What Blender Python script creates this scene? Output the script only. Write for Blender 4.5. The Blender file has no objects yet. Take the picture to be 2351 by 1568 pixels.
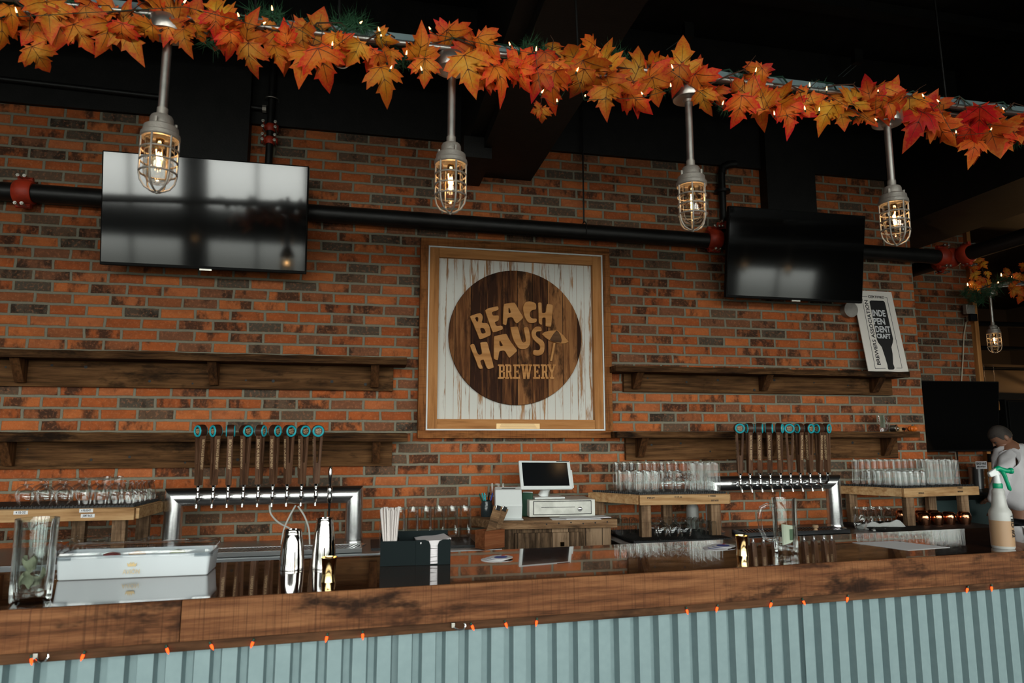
import bpy, bmesh, math, random
from mathutils import Vector, Matrix, Euler
random.seed(7)
SC = bpy.context.scene
COL = SC.collection
PI = math.pi
R = math.radians
# ------------------------------------------------------------------ camera numbers (measured from the photograph, 2351 x 1568)
FPX, CXP, CYP = 1570.0, 1175.5, 784.0
YAW, PIT = R(12), math.atan(216/1570)
CAM = Vector((0, -4.6, 1.55))
_sy, _cy, _sp, _cp = math.sin(YAW), math.cos(YAW), math.sin(PIT), math.cos(PIT)
CR = Vector((_cy, -_sy, 0)); CF = Vector((_sy*_cp, _cy*_cp, _sp)); CU = Vector((-_sy*_sp, -_cy*_sp, _cp))
def ray(px, py): return CF + CR*((px-CXP)/FPX) - CU*((py-CYP)/FPX)
def WY(px, py, y=0.0):
    d = ray(px, py); return CAM + d*((y-CAM.y)/d.y)
def WZ(px, py, z):
    d = ray(px, py); return CAM + d*((z-CAM.z)/d.z)
def WP(px, py, c, m=0.04):
    d = ray(px, py); return CAM + d*((c+m*CAM.x-CAM.y)/(d.y-m*d.x))

# ------------------------------------------------------------------ mesh collecting
class MB:
    def __init__(s): s.v=[]; s.f=[]; s.sm=[]; s.mi=[]; s.m=0
    def add(s, vs, fs, smooth=False, M=None):
        o=len(s.v)
        for p in vs:
            p=Vector(p); s.v.append(M@p if M else p)
        for f in fs:
            s.f.append([i+o for i in f]); s.sm.append(smooth); s.mi.append(s.m)
        return s
    def box(s,x0,x1,y0,y1,z0,z1,M=None):
        v=[(x0,y0,z0),(x1,y0,z0),(x1,y1,z0),(x0,y1,z0),(x0,y0,z1),(x1,y0,z1),(x1,y1,z1),(x0,y1,z1)]
        return s.add(v,[(0,3,2,1),(4,5,6,7),(0,1,5,4),(1,2,6,5),(2,3,7,6),(3,0,4,7)],False,M)
    def prism(s,pts,z0,z1,M=None):            # polygon in xy, extruded along z
        n=len(pts)
        a=sum(pts[i][0]*pts[(i+1)%n][1]-pts[(i+1)%n][0]*pts[i][1] for i in range(n))
        if a<0: pts=pts[::-1]
        v=[(p[0],p[1],z0) for p in pts]+[(p[0],p[1],z1) for p in pts]
        f=[tuple(range(n-1,-1,-1)),tuple(range(n,2*n))]+[(i,(i+1)%n,n+(i+1)%n,n+i) for i in range(n)]
        return s.add(v,f,False,M)
    def lathe(s,prof,n=24,M=None,cap0=False,cap1=False):   # prof: (r,z) list
        v=[];f=[]
        for r,z in prof:
            for k in range(n):
                a=2*PI*k/n; v.append((r*math.cos(a),r*math.sin(a),z))
        for j in range(len(prof)-1):
            for k in range(n):
                k2=(k+1)%n
                f.append((j*n+k,j*n+k2,(j+1)*n+k2,(j+1)*n+k))
        s.add(v,f,True,M)
        if cap0: s.add(v[:n],[tuple(range(n-1,-1,-1))],False,M)
        if cap1: s.add(v[-n:],[tuple(range(n))],False,M)
        return s
    def tube(s,path,r,n=10,cap=True,closed=False,M=None):
        P=[Vector(p) for p in path]; m=len(P)
        rr=r if isinstance(r,(list,tuple)) else [r]*m
        v=[];f=[]; prev=None
        for i in range(m):
            if closed: t=(P[(i+1)%m]-P[i-1])
            else: t=P[min(i+1,m-1)]-P[max(i-1,0)]
            t.normalize()
            if prev is None:
                a=Vector((0,0,1)) if abs(t.z)<.9 else Vector((1,0,0))
                u=t.cross(a).normalized()
            else:
                u=(prev-t*prev.dot(t)); u=u.normalized() if u.length>1e-6 else t.orthogonal().normalized()
            prev=u; w=t.cross(u)
            for k in range(n):
                a=2*PI*k/n; v.append(P[i]+(u*math.cos(a)+w*math.sin(a))*rr[i])
        for i in range(m if closed else m-1):
            i2=(i+1)%m
            for k in range(n):
                k2=(k+1)%n; f.append((i*n+k,i*n+k2,i2*n+k2,i2*n+k))
        s.add(v,f,True,M)
        if cap and not closed:
            s.add(v[:n],[tuple(range(n-1,-1,-1))],False,M); s.add(v[-n:],[tuple(range(n))],False,M)
        return s
    def cyl(s,p0,p1,r,n=16,r1=None,M=None): return s.tube([p0,p1],[r,r if r1 is None else r1],n,True,False,M)
    def ring(s,c,r,t,n=24,m=8,axis='Z',M=None):
        p=[]
        for k in range(n):
            a=2*PI*k/n; x,y=r*math.cos(a),r*math.sin(a)
            p.append({'Z':(c[0]+x,c[1]+y,c[2]),'Y':(c[0]+x,c[1],c[2]+y),'X':(c[0],c[1]+x,c[2]+y)}[axis])
        return s.tube(p,t,m,False,True,M)
    def sphere(s,c,r,n=12,m=8,M=None,sc=(1,1,1)):
        pr=[(r*math.sin(PI*j/m),-r*math.cos(PI*j/m)) for j in range(m+1)]
        T=Matrix.Translation(c)@Matrix.Diagonal((*sc,1))
        return s.lathe([(max(a,1e-4),b) for a,b in pr],n,(M@T) if M else T)
    def build(s,name,mat,parent=None,bevel=0,loc=None,sharp=40):
        me=bpy.data.meshes.new(name)
        me.from_pydata([tuple(p) for p in s.v],[],s.f)
        me.polygons.foreach_set('use_smooth',s.sm)
        mats=mat if isinstance(mat,(list,tuple)) else [mat]
        for m in mats: me.materials.append(m)
        if len(mats)>1: me.polygons.foreach_set('material_index',s.mi)
        me.update()
        if any(s.sm): me.set_sharp_from_angle(angle=R(sharp))
        o=bpy.data.objects.new(name,me); COL.objects.link(o)
        if parent: o.parent=parent
        if loc is not None: o.location=loc
        if bevel:
            b=o.modifiers.new('bevel','BEVEL'); b.width=bevel; b.segments=2; b.limit_method='ANGLE'; b.angle_limit=R(50)
        return o
def thing(name,label,cat,loc=(0,0,0),rz=0,group=None):
    o=bpy.data.objects.new(name,None); COL.objects.link(o); o.empty_display_size=.05
    o.location=loc; o.rotation_euler=(0,0,rz); return tag(o,label,cat,group)
def tag(o,label,cat,group=None):
    o['label']=label; o['category']=cat
    if group: o['group']=group
    return o
def struct(o): o['kind']='structure'; return o
def dup(root,loc,rz=None,label=None,group=None):
    def cp(o,par):
        c=o.copy(); COL.objects.link(c)
        if par: c.parent=par
        for ch in o.children: cp(ch,c)
        return c
    r=cp(root,None); r.location=loc
    if rz is not None: r.rotation_euler=(r.rotation_euler[0],r.rotation_euler[1],rz)
    if label: r['label']=label
    if group: r['group']=group
    return r
# text and traced outlines -> mesh (local xy plane -> x right, z up, facing -y)
STAND=Matrix(((1,0,0,0),(0,0,-1,0),(0,1,0,0),(0,0,0,1)))
def _cu2mesh(cu,M,mb):
    o=bpy.data.objects.new('tmp',cu); COL.objects.link(o)
    dg=bpy.context.evaluated_depsgraph_get(); dg.update()
    me=bpy.data.meshes.new_from_object(o.evaluated_get(dg))
    mb.add([M@v.co for v in me.vertices],[tuple(p.vertices) for p in me.polygons])
    bpy.data.objects.remove(o); bpy.data.curves.remove(cu); bpy.data.meshes.remove(me)
    return mb
def text(mb,s,size,M,ext=.0005,bold=0,width=None,space=1.0,shear=0):
    cu=bpy.data.curves.new('t','FONT'); cu.body=s; cu.size=size; cu.extrude=ext; cu.align_x='CENTER'; cu.align_y='CENTER'
    cu.offset=bold; cu.space_character=space; cu.shear=shear; cu.resolution_u=3
    m2=MB(); _cu2mesh(cu,Matrix(),m2)
    if not m2.v: return mb
    if width:
        w=max(p.x for p in m2.v)-min(p.x for p in m2.v); k=width/w
        for p in m2.v: p.x*=k
    mb.add([M@STAND@p for p in m2.v],m2.f); return mb
def outline(mb,loops,depth,bev,y):     # loops: lists of world (x,z); front at y-depth
    cu=bpy.data.curves.new('c','CURVE'); cu.dimensions='2D'; cu.fill_mode='BOTH'; cu.extrude=depth/2; cu.bevel_depth=bev; cu.bevel_resolution=1; cu.offset=-bev
    for L in loops:
        s=cu.splines.new('POLY'); s.points.add(len(L)-1); s.use_cyclic_u=True
        for p,(x,z) in zip(s.points,L): p.co=(x,z,0,1)
    return _cu2mesh(cu,Matrix.Translation((0,y-depth/2,0))@STAND,mb)
def smooth_loop(pts,it=2):
    for _ in range(it):
        q=[]
        n=len(pts)
        for i in range(n):
            a,b=pts[i],pts[(i+1)%n]
            q+= [(a[0]*.75+b[0]*.25,a[1]*.75+b[1]*.25),(a[0]*.25+b[0]*.75,a[1]*.25+b[1]*.75)]
        pts=q
    return pts

# ------------------------------------------------------------------ materials
MATS={}
class NT:
    def __init__(s,name):
        s.m=bpy.data.materials.new(name); s.m.use_nodes=True; s.t=s.m.node_tree
        for n in list(s.t.nodes): s.t.nodes.remove(n)
        s.out=s.n('ShaderNodeOutputMaterial'); MATS[name]=s.m
    def n(s,ty,**kw):
        x=s.t.nodes.new(ty)
        for k,v in kw.items():
            if k in x.inputs.keys(): s.set(x.inputs[k],v)
            else: setattr(x,k,v)
        return x
    def set(s,sock,v):
        if isinstance(v,bpy.types.NodeSocket): s.t.links.new(v,sock)
        else:
            if isinstance(v,(tuple,list)) and len(v)==3 and sock.type=='RGBA': v=(*v,1)
            sock.default_value=v
    def math(s,op,a,b=0,c=None,clamp=False):
        x=s.n('ShaderNodeMath',operation=op); x.use_clamp=clamp
        s.set(x.inputs[0],a); s.set(x.inputs[1],b)
        if c is not None: s.set(x.inputs[2],c)
        return x.outputs[0]
    def mix(s,f,a,b,blend='MIX'):
        x=s.n('ShaderNodeMix',data_type='RGBA',blend_type=blend)
        s.set(x.inputs[0],f); s.set(x.inputs[6],a); s.set(x.inputs[7],b); return x.outputs[2]
    def ramp(s,f,stops,interp='LINEAR'):
        x=s.n('ShaderNodeValToRGB'); s.set(x.inputs[0],f); r=x.color_ramp; r.interpolation=interp
        while len(r.elements)<len(stops): r.elements.new(.5)
        for e,(p,c) in zip(r.elements,stops):
            e.position=p; e.color=(*c,1) if len(c)==3 else c
        return x.outputs[0]
    def sstep(s,v,a,b):
        x=s.n('ShaderNodeMapRange',interpolation_type='SMOOTHSTEP'); s.set(x.inputs[0],v); s.set(x.inputs[1],a); s.set(x.inputs[2],b); return x.outputs[0]
    def noise(s,vec,scale,detail=3,rough=.5):
        x=s.n('ShaderNodeTexNoise'); s.set(x.inputs['Vector'],vec); x.inputs['Scale'].default_value=scale; x.inputs['Detail'].default_value=detail; x.inputs['Roughness'].default_value=rough; return x.outputs[0]
    def scale(s,vec,v):
        x=s.n('ShaderNodeVectorMath',operation='MULTIPLY'); s.set(x.inputs[0],vec); x.inputs[1].default_value=v; return x.outputs[0]
    def vadd(s,a,b):
        x=s.n('ShaderNodeVectorMath',operation='ADD'); s.set(x.inputs[0],a); s.set(x.inputs[1],b); return x.outputs[0]
    def obj(s,rand=True):
        c=s.n('ShaderNodeTexCoord').outputs['Object']
        if rand:
            oi=s.n('ShaderNodeObjectInfo'); r=s.math('MULTIPLY',oi.outputs['Random'],37.0)
            cb=s.n('ShaderNodeCombineXYZ'); s.set(cb.inputs[0],r); s.set(cb.inputs[1],r); s.set(cb.inputs[2],r)
            return s.vadd(c,cb.outputs[0])
        return c
    def bump(s,h,strength=.3,dist=.01):
        b=s.n('ShaderNodeBump'); s.set(b.inputs['Height'],h); b.inputs['Strength'].default_value=strength; b.inputs['Distance'].default_value=dist; return b.outputs[0]
    def bsdf(s,col,rough=.5,metal=0.,normal=None,spec=.5,coat=0.,coat_rough=.05,emit=None,estr=0.,trans=0.,ior=1.45,sss=0,alpha=None):
        p=s.n('ShaderNodeBsdfPrincipled'); s.set(p.inputs['Base Color'],col); s.set(p.inputs['Roughness'],rough); s.set(p.inputs['Metallic'],metal)
        p.inputs['Specular IOR Level'].default_value=spec; p.inputs['Coat Weight'].default_value=coat; p.inputs['Coat Roughness'].default_value=coat_rough
        p.inputs['IOR'].default_value=ior; p.inputs['Transmission Weight'].default_value=trans
        if normal is not None: s.set(p.inputs['Normal'],normal)
        if emit is not None: s.set(p.inputs['Emission Color'],emit); p.inputs['Emission Strength'].default_value=estr
        return p.outputs[0]
    def done(s,sh): s.t.links.new(sh,s.out.inputs[0]); return s.m
def plain(name,col,rough=.5,metal=0.,bump=0,bscale=60,vary=.0,**kw):
    t=NT(name); c=t.obj()
    n=t.noise(c,bscale,3)
    colr=t.mix(t.sstep(t.noise(c,9,4,.6),.35,.65),tuple(x*(1-vary) for x in col),tuple(min(1,x*(1+vary)) for x in col)) if vary else col
    return t.done(t.bsdf(colr,rough,metal,t.bump(n,bump,.004) if bump else None,**kw))
def emis(name,col,st):
    t=NT(name); e=t.n('ShaderNodeEmission'); t.set(e.inputs[0],col); e.inputs[1].default_value=st; return t.done(e.outputs[0])
def wood(name,dark,mid,light,axis='X',k=1.0,rough=.6,blotch=.5,saw=0.,bump=.35,plank=None,paint=None,coat=0.,spec=.4,bth=.52):
    """grain runs along axis; plank=(axis,width) splits the colour into boards; paint = worn paint colour over the wood"""
    t=NT(name); c=t.obj()
    st={'X':(1.3,22,22),'Y':(22,1.3,22),'Z':(22,22,1.3)}[axis]
    fine=t.noise(t.scale(c,tuple(a*k for a in st)),2.2,6,.65)
    st2={'X':(.9,6,6),'Y':(6,.9,6),'Z':(6,6,.9)}[axis]
    c2=c
    if plank:
        raw=t.n('ShaderNodeTexCoord').outputs['Object']
        sx=t.n('ShaderNodeSeparateXYZ'); t.set(sx.inputs[0],raw)
        q=t.math('DIVIDE',sx.outputs[plank[0]],plank[1]); cell=t.math('FLOOR',q); fr=t.math('FRACT',q)
        wn=t.n('ShaderNodeTexWhiteNoise',noise_dimensions='1D'); t.set(wn.inputs['W'],cell); pr=wn.outputs['Value']
        cb=t.n('ShaderNodeCombineXYZ'); z=t.math('MULTIPLY',pr,50.); t.set(cb.inputs[0],z); t.set(cb.inputs[1],z); t.set(cb.inputs[2],z)
        c2=t.vadd(c,cb.outputs[0])
        fine=t.noise(t.scale(c2,tuple(a*k for a in st)),2.2,6,.65)
    big=t.noise(t.scale(c2,tuple(a*k for a in st2)),1.6,4,.6)
    f=t.math('ADD',t.math('MULTIPLY',fine,.75),t.math('MULTIPLY',big,.45)); f=t.math('SUBTRACT',t.math('MULTIPLY',f,1.25),.24)
    if plank: f=t.math('ADD',f,t.math('MULTIPLY',t.math('SUBTRACT',pr,.5),.38))
    col=t.ramp(f,[(.3,dark),(.48,mid),(.68,light)])
    if blotch:
        st3={'X':(2.,5,5),'Y':(5,2.,5),'Z':(5,5,2.)}[axis]
        b=t.noise(t.scale(c2,st3),1.1,5,.7)
        col=t.mix(t.math('MULTIPLY',t.sstep(b,bth,bth+.14),blotch),col,tuple(x*.35 for x in dark))
    h=fine
    if saw:
        st4={'X':(160,3,3),'Z':(3,3,160),'Y':(3,160,3)}[axis]
        sw=t.noise(t.scale(c,st4),1.,2,.5); col=t.mix(t.math('MULTIPLY',t.sstep(sw,.5,.7),saw),col,dark); h=t.math('ADD',fine,t.math('MULTIPLY',sw,.6))
    if paint:
        w=t.noise(t.scale(c2,tuple(a*.45 for a in st)),1.5,6,.75)
        keep=t.sstep(w,.60,.53)
        col=t.mix(keep,col,paint)
    if plank:
        gap=t.math('LESS_THAN',t.math('ABSOLUTE',t.math('SUBTRACT',fr,.5)),.482)
        col=t.mix(gap,tuple(x*.3 for x in dark) if not paint else mid,col); h=t.math('ADD',t.math('MULTIPLY',h,.5),gap)
    return t.done(t.bsdf(col,min(1,rough+.12),0,t.bump(h,bump,.004),spec=spec*.5,coat=coat))
def brick(name):
    t=NT(name)
    g=t.n('ShaderNodeNewGeometry').outputs['Position']
    wob=t.n('ShaderNodeTexNoise'); t.set(wob.inputs['Vector'],g); wob.inputs['Scale'].default_value=9; wob.inputs['Detail'].default_value=3
    off=t.n('ShaderNodeVectorMath',operation='SUBTRACT'); t.set(off.inputs[0],wob.outputs['Color']); off.inputs[1].default_value=(.5,.5,.5)
    g2=t.vadd(g,t.scale(off.outputs[0],(.014,.014,.010)))
    s=t.n('ShaderNodeSeparateXYZ'); t.set(s.inputs[0],g2)
    H,L,mo=.0703,.2091,.0155
    u=t.math('ADD',s.outputs[0],s.outputs[1]); v=t.math('DIVIDE',t.math('SUBTRACT',s.outputs[2],.0265),H)
    row=t.math('FLOOR',v); fv=t.math('FRACT',v)
    rw=t.n('ShaderNodeTexWhiteNoise',noise_dimensions='1D'); t.set(rw.inputs['W'],row)
    par=t.math('MULTIPLY',t.math('MODULO',t.math('ADD',row,100),2.),.5)
    uu=t.math('ADD',t.math('ADD',t.math('DIVIDE',u,L),par),t.math('MULTIPLY',rw.outputs['Value'],.22))
    colm=t.math('FLOOR',uu); fu=t.math('FRACT',uu)
    du=t.math('MULTIPLY',t.math('SUBTRACT',.5,t.math('ABSOLUTE',t.math('SUBTRACT',fu,.5))),L)
    dv=t.math('MULTIPLY',t.math('SUBTRACT',.5,t.math('ABSOLUTE',t.math('SUBTRACT',fv,.5))),H)
    d=t.math('MINIMUM',du,dv)
    isb=t.sstep(d,mo/2-.0015,mo/2+.0015)
    cv=t.n('ShaderNodeCombineXYZ'); t.set(cv.inputs[0],colm); t.set(cv.inputs[1],row)
    w=t.n('ShaderNodeTexWhiteNoise',noise_dimensions='2D'); t.set(w.inputs['Vector'],cv.outputs[0]); rnd=w.outputs['Value']
    w2=t.n('ShaderNodeTexWhiteNoise',noise_dimensions='3D'); cv2=t.vadd(cv.outputs[0],(7.3,2.1,5.)); t.set(w2.inputs['Vector'],cv2); rnd2=w2.outputs['Value']
    base=t.ramp(rnd,[(0,(.44,.105,.026)),(.22,(.53,.145,.040)),(.40,(.37,.088,.024)),(.54,(.48,.138,.046)),(.66,(.30,.092,.034)),(.76,(.22,.085,.042)),(.84,(.125,.078,.050)),(.92,(.085,.068,.050)),(1,(.15,.10,.065))],'CONSTANT')
    # flashing: dark smoky patches, different for every brick
    zz=t.n('ShaderNodeCombineXYZ'); t.set(zz.inputs[1],t.math('MULTIPLY',rnd2,60.)); pv=t.vadd(t.scale(g,(10,10,6)),zz.outputs[0])
    fl=t.noise(pv,1.,4,.6)
    thr=t.math('SUBTRACT',.70,t.math('MULTIPLY',rnd2,.26))
    fm=t.sstep(t.math('SUBTRACT',fl,thr),-.06,.12)
    lo=t.noise(t.vadd(t.scale(g,(9,9,16)),zz.outputs[0]),1.,3,.6)
    base=t.mix(t.math('MULTIPLY',t.sstep(lo,.35,.68),.55),base,t.mix(.62,base,(.10,.045,.022)))
    col=t.mix(t.math('MULTIPLY',fm,.88),base,(.030,.019,.013))
    col=t.mix(t.math('MULTIPLY',t.sstep(t.noise(g,55,4,.6),.48,.72),.35),col,(.62,.24,.11))
    col=t.mix(t.math('MULTIPLY',t.sstep(t.noise(g,120,3,.6),.58,.7),.5),col,(.10,.04,.02))
    mort=t.mix(t.noise(g,40,4,.7),(.17,.155,.115),(.30,.275,.205))
    allc=t.mix(isb,mort,col)
    hgt=t.math('ADD',t.math('MULTIPLY',t.sstep(d,mo/2-.003,mo/2+.004),1.),t.math('MULTIPLY',t.noise(g,70,4,.6),.35))
    return t.done(t.bsdf(allc,.85,0,t.bump(hgt,.8,.006),spec=.25))
def thin_glass(name,tint=(.93,.96,.95),boost=1.7,base=.02,rough=.02,ior=1.5,top=.5):
    t=NT(name)
    tr=t.n('ShaderNodeBsdfTransparent'); t.set(tr.inputs[0],tint)
    gl=t.n('ShaderNodeBsdfGlossy'); t.set(gl.inputs[0],(1,1,1)); gl.inputs['Roughness'].default_value=rough
    fr=t.n('ShaderNodeFresnel'); fr.inputs[0].default_value=ior
    f=t.math('MINIMUM',t.math('ADD',t.math('MULTIPLY',fr.outputs[0],boost),base),top)
    mx=t.n('ShaderNodeMixShader'); t.set(mx.inputs[0],f); t.t.links.new(tr.outputs[0],mx.inputs[1]); t.t.links.new(gl.outputs[0],mx.inputs[2])
    return t.done(mx.outputs[0])
def solid_glass(name,tint=(.97,.99,.98)):
    t=NT(name); g=t.n('ShaderNodeBsdfGlass'); t.set(g.inputs[0],tint); g.inputs['Roughness'].default_value=0.0; g.inputs['IOR'].default_value=1.45
    return t.done(g.outputs[0])

BRICK=brick('flashed_brick')
BLACK=plain('black_paint',(.006,.0055,.005),.55,bump=.25,bscale=90,vary=.3,spec=.3)
BLACKPIPE=plain('black_pipe_paint',(.008,.0075,.007),.42,bump=.15,vary=.3,spec=.45)
REDPAINT=plain('red_coupling_paint',(.42,.035,.012),.5,bump=.2,vary=.3)
SHELFW=wood('reclaimed_shelf_wood',(0.0220,0.0100,0.0035),(0.0880,0.0390,0.0135),(0.1700,0.0800,0.0300),'X',1,.7,.75,bump=.5)
SHELFE=wood('reclaimed_shelf_edge',(0.0152,0.0066,0.0026),(0.0583,0.0250,0.0088),(0.1319,0.0627,0.0233),'X',1.6,.75,.9,bump=.6)
BRACKW=wood('bracket_wood',(0.0221,0.0094,0.0033),(0.0693,0.0270,0.0087),(0.1323,0.0545,0.0181),'Z',1,.7,.6)
BAREDGE=wood('bar_edge_wood',(0.0431,0.0152,0.0062),(0.1453,0.0552,0.0215),(0.2530,0.1094,0.0448),'X',1.,.6,.97,saw=.5,bump=.4,bth=.51)
BARTRIM=wood('bar_trim_wood',(0.0300,0.0120,0.0050),(0.0750,0.0325,0.0140),(0.1200,0.0550,0.0250),'X',1.3,.65,.6)
def _bartop():
    t=NT('varnished_bar_top'); c=t.obj()
    f=t.noise(t.scale(c,(1.2,14,14)),2.,5,.6)
    col=t.ramp(f,[(.3,(.022,.007,.003)),(.55,(.06,.02,.008)),(.75,(.11,.04,.016))])
    wv=t.noise(c,3.,2,.5)
    return t.done(t.bsdf(col,.09,0,t.bump(wv,.02,.01),spec=.6,coat=1.,coat_rough=.015))
BARTOP=_bartop()
PINE=wood('pine_board',(0.2400,0.1200,0.0480),(0.4000,0.2240,0.1000),(0.5280,0.3360,0.1680),'X',1.,.6,.15)
PINELEG=wood('rough_sawn_leg',(.07,.04,.022),(.19,.115,.066),(.33,.21,.125),'Z',1.4,.75,.5,saw=.3)
CABW=wood('weathered_plank',(.06,.036,.02),(.20,.125,.073),(.36,.24,.15),'Z',1.,.7,.7,plank=(0,.105),bump=.5)
CABT=wood('weathered_top_plank',(.07,.04,.02),(.20,.11,.055),(.36,.22,.12),'X',1.,.65,.8)
SIGNF=wood('honey_frame_wood',(0.3000,0.1200,0.0320),(0.4600,0.1950,0.0600),(0.5600,0.2600,0.0900),'X',.8,.5,.12,bump=.15)
SIGNFV=wood('honey_frame_wood_upright',(0.3000,0.1200,0.0320),(0.4600,0.1950,0.0600),(0.5600,0.2600,0.0900),'Z',.8,.5,.12,bump=.15)
SIGNO=wood('reclaimed_frame_wood',(0.0900,0.0300,0.0080),(0.2700,0.0950,0.0260),(0.3800,0.1500,0.0450),'X',1.1,.65,.6,saw=.3,bump=.5)
SIGNOV=wood('reclaimed_frame_wood_upright',(0.0900,0.0300,0.0080),(0.2700,0.0950,0.0260),(0.3800,0.1500,0.0450),'Z',1.1,.65,.6,saw=.3,bump=.5)
SIGNP=wood('worn_white_planks',(.18,.085,.035),(.36,.18,.08),(.46,.25,.12),'Z',.8,.7,.0,plank=(0,.0545),paint=(.72,.71,.66),bump=.5)
SIGNC=wood('dark_stained_planks',(0.0350,0.0110,0.0040),(0.1600,0.0580,0.0180),(0.3600,0.1550,0.0550),'Z',.8,.6,.85,plank=(0,.108),bump=.45)
LETTER=wood('letter_plywood',(0.4400,0.1900,0.0580),(0.5600,0.2550,0.0820),(0.6400,0.3200,0.1200),'X',.7,.5,.0,bump=.1)
LETTERD=wood('stained_umbrella_panel',(.07,.032,.014),(.12,.055,.025),(.18,.09,.04),'X',.7,.55,.2,bump=.1)
HANDLEW=wood('walnut_tap_handle',(.04,.017,.009),(.10,.047,.025),(.17,.088,.050),'Z',1.6,.45,.3,bump=.2)
LEATHER=plain('dark_handle_wrap',(.045,.016,.008),.4,bump=.2,vary=.3)
TEAL=plain('teal_enamel',(.02,.42,.50),.3)
TAN=plain('tan_engraved_paint',(.55,.38,.22),.6)
MENUBOX=wood('stained_menu_box',(.17,.055,.02),(.27,.09,.036),(.36,.14,.06),'X',.9,.5,.1,bump=.15)
STEEL=plain('brushed_steel',(.62,.63,.64),.28,1.,bump=.05,bscale=200)
CHROME=plain('polished_steel',(.80,.80,.81),.14,1.)
MIRROR=plain('mirror_polished_steel',(.60,.585,.57),.05,1.)
STEELT=plain('brushed_tower_steel',(.74,.745,.75),.27,1.,bump=.03,bscale=250)
STEELD=plain('dull_counter_steel',(.42,.44,.46),.35,1.,bump=.05,bscale=200)
def _galv():
    t=NT('galvanised_iron'); c=t.obj()
    n=t.noise(c,14,4,.6); v=t.n('ShaderNodeTexVoronoi'); t.set(v.inputs['Vector'],c); v.inputs['Scale'].default_value=45
    col=t.mix(n,(.195,.275,.29),(.255,.345,.36)); col=t.mix(t.math('MULTIPLY',v.outputs['Distance'],.18),col,(.14,.20,.215))
    return t.done(t.bsdf(col,.5,.30,t.bump(n,.08,.005)))
GALV=_galv()
CASTAL=plain('cast_aluminium',(.40,.365,.325),.5,.55,bump=.3,bscale=150,vary=.15)
SPUN=plain('spun_aluminium',(.52,.48,.44),.33,.9,bump=.08,bscale=120,vary=.15)
CONDUIT=plain('steel_conduit',(.46,.44,.41),.35,.9,bump=.08,vary=.15)
GOLD=plain('brass_gold',(.74,.52,.25),.10,1.,bump=.02)
PLAQ=plain('brass_plaque',(.62,.42,.22),.5,.8)
COPPER=plain('hammered_copper',(.85,.36,.19),.15,1.,bump=.3,bscale=90)
ZINC=plain('zinc_bolt',(.6,.58,.52),.35,1.)
WHITEP=plain('white_plastic',(.72,.75,.75),.35)
DRAWERP=plain('worn_white_paint',(.62,.62,.57),.5,bump=.1,vary=.14)
BLACKP=plain('black_plastic',(.008,.008,.008),.6,spec=.12)
CADDYP=plain('caddy_black_plastic',(.010,.015,.016),.7,bump=.05,spec=.06)
RUBBER=plain('black_rubber',(.010,.011,.012),.55,bump=.5,bscale=150)
SCREEN=plain('tv_screen',(.004,.004,.004),.07,spec=.8)
TABSCR=plain('tablet_screen',(.006,.007,.008),.12)
TRAYW=plain('white_tray_plastic',(.74,.80,.84),.25)
CLEARP=thin_glass('clear_lid_plastic',(.90,.92,.93),1.5,.05,.06)
GOLDINK=plain('gold_ink',(.70,.52,.26),.5)
GREENP=plain('green_plastic',(.0,.27,.13),.35)
HDPE=plain('translucent_bottle',(.46,.46,.44),.35,sss=.2)
AMBER=plain('amber_cleaner',(.40,.25,.145),.35)
PAPER=plain('white_paper',(.72,.72,.74),.7)
NAPKIN=plain('napkin_tissue',(.74,.70,.72),.8,bump=.3,bscale=200)
STRAW=plain('straw_white',(.70,.64,.62),.4)
CLOTH=plain('white_towel',(.62,.63,.62),.9,bump=.6,bscale=220)
BILL=plain('banknote_paper',(.24,.25,.17),.75,bump=.2,vary=.35)
BILLG=plain('banknote_ink',(.10,.15,.09),.75)
CORK=plain('cork',(.55,.36,.21),.8,bump=.4,vary=.2)
INK=plain('black_ink',(.012,.011,.011),.6)
POSTER=plain('poster_board',(.85,.79,.73),.4)
PUMPKIN=plain('pumpkin_skin',(.80,.17,.015),.4,bump=.15,vary=.1)
GREENDK=plain('dark_green_cover',(.008,.055,.028),.5)
BLUEP=plain('blue_pen_plastic',(.015,.05,.42),.35)
TEALPEN=plain('teal_pen_plastic',(.02,.40,.45),.35)
REDINK=plain('red_ink',(.55,.03,.025),.5)
BLUEINK=plain('blue_ink',(.03,.06,.35),.5)
HOSE=plain('beer_hose',(.50,.50,.47),.3)
CORDW=plain('cream_cord',(.55,.46,.33),.5)
PINEGR=plain('pine_needles',(.03,.11,.05),.6,vary=.3)
TWIG=plain('brown_twig',(.07,.030,.015),.8,bump=.3)
WIREG=plain('green_wire',(.012,.05,.03),.5)
LIMEM=plain('lime_slice',(.22,.28,.09),.5)
GLASS=thin_glass('clear_glass',(.965,.975,.97),1.3,.022,.012,1.3)
MUGGLASS=thin_glass('thick_mug_glass',(.93,.96,.95),1.4,.03,.005,1.33,.8)
MUGBASE=solid_glass('thick_mug_base')
JARGLASS=thin_glass('lamp_jar_glass',(.97,.96,.93),1.1,.02,.01)
BULBGLASS=thin_glass('bulb_glass',(1.,.90,.74),1.0,.02,.01)
FILAMENT=emis('glowing_filament',(1.,.60,.27),45)
MINIB=emis('mini_bulb_glow',(1.,.45,.17),7)
MINIO=emis('orange_bulb_glow',(1.,.075,.012),3.5)
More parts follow.
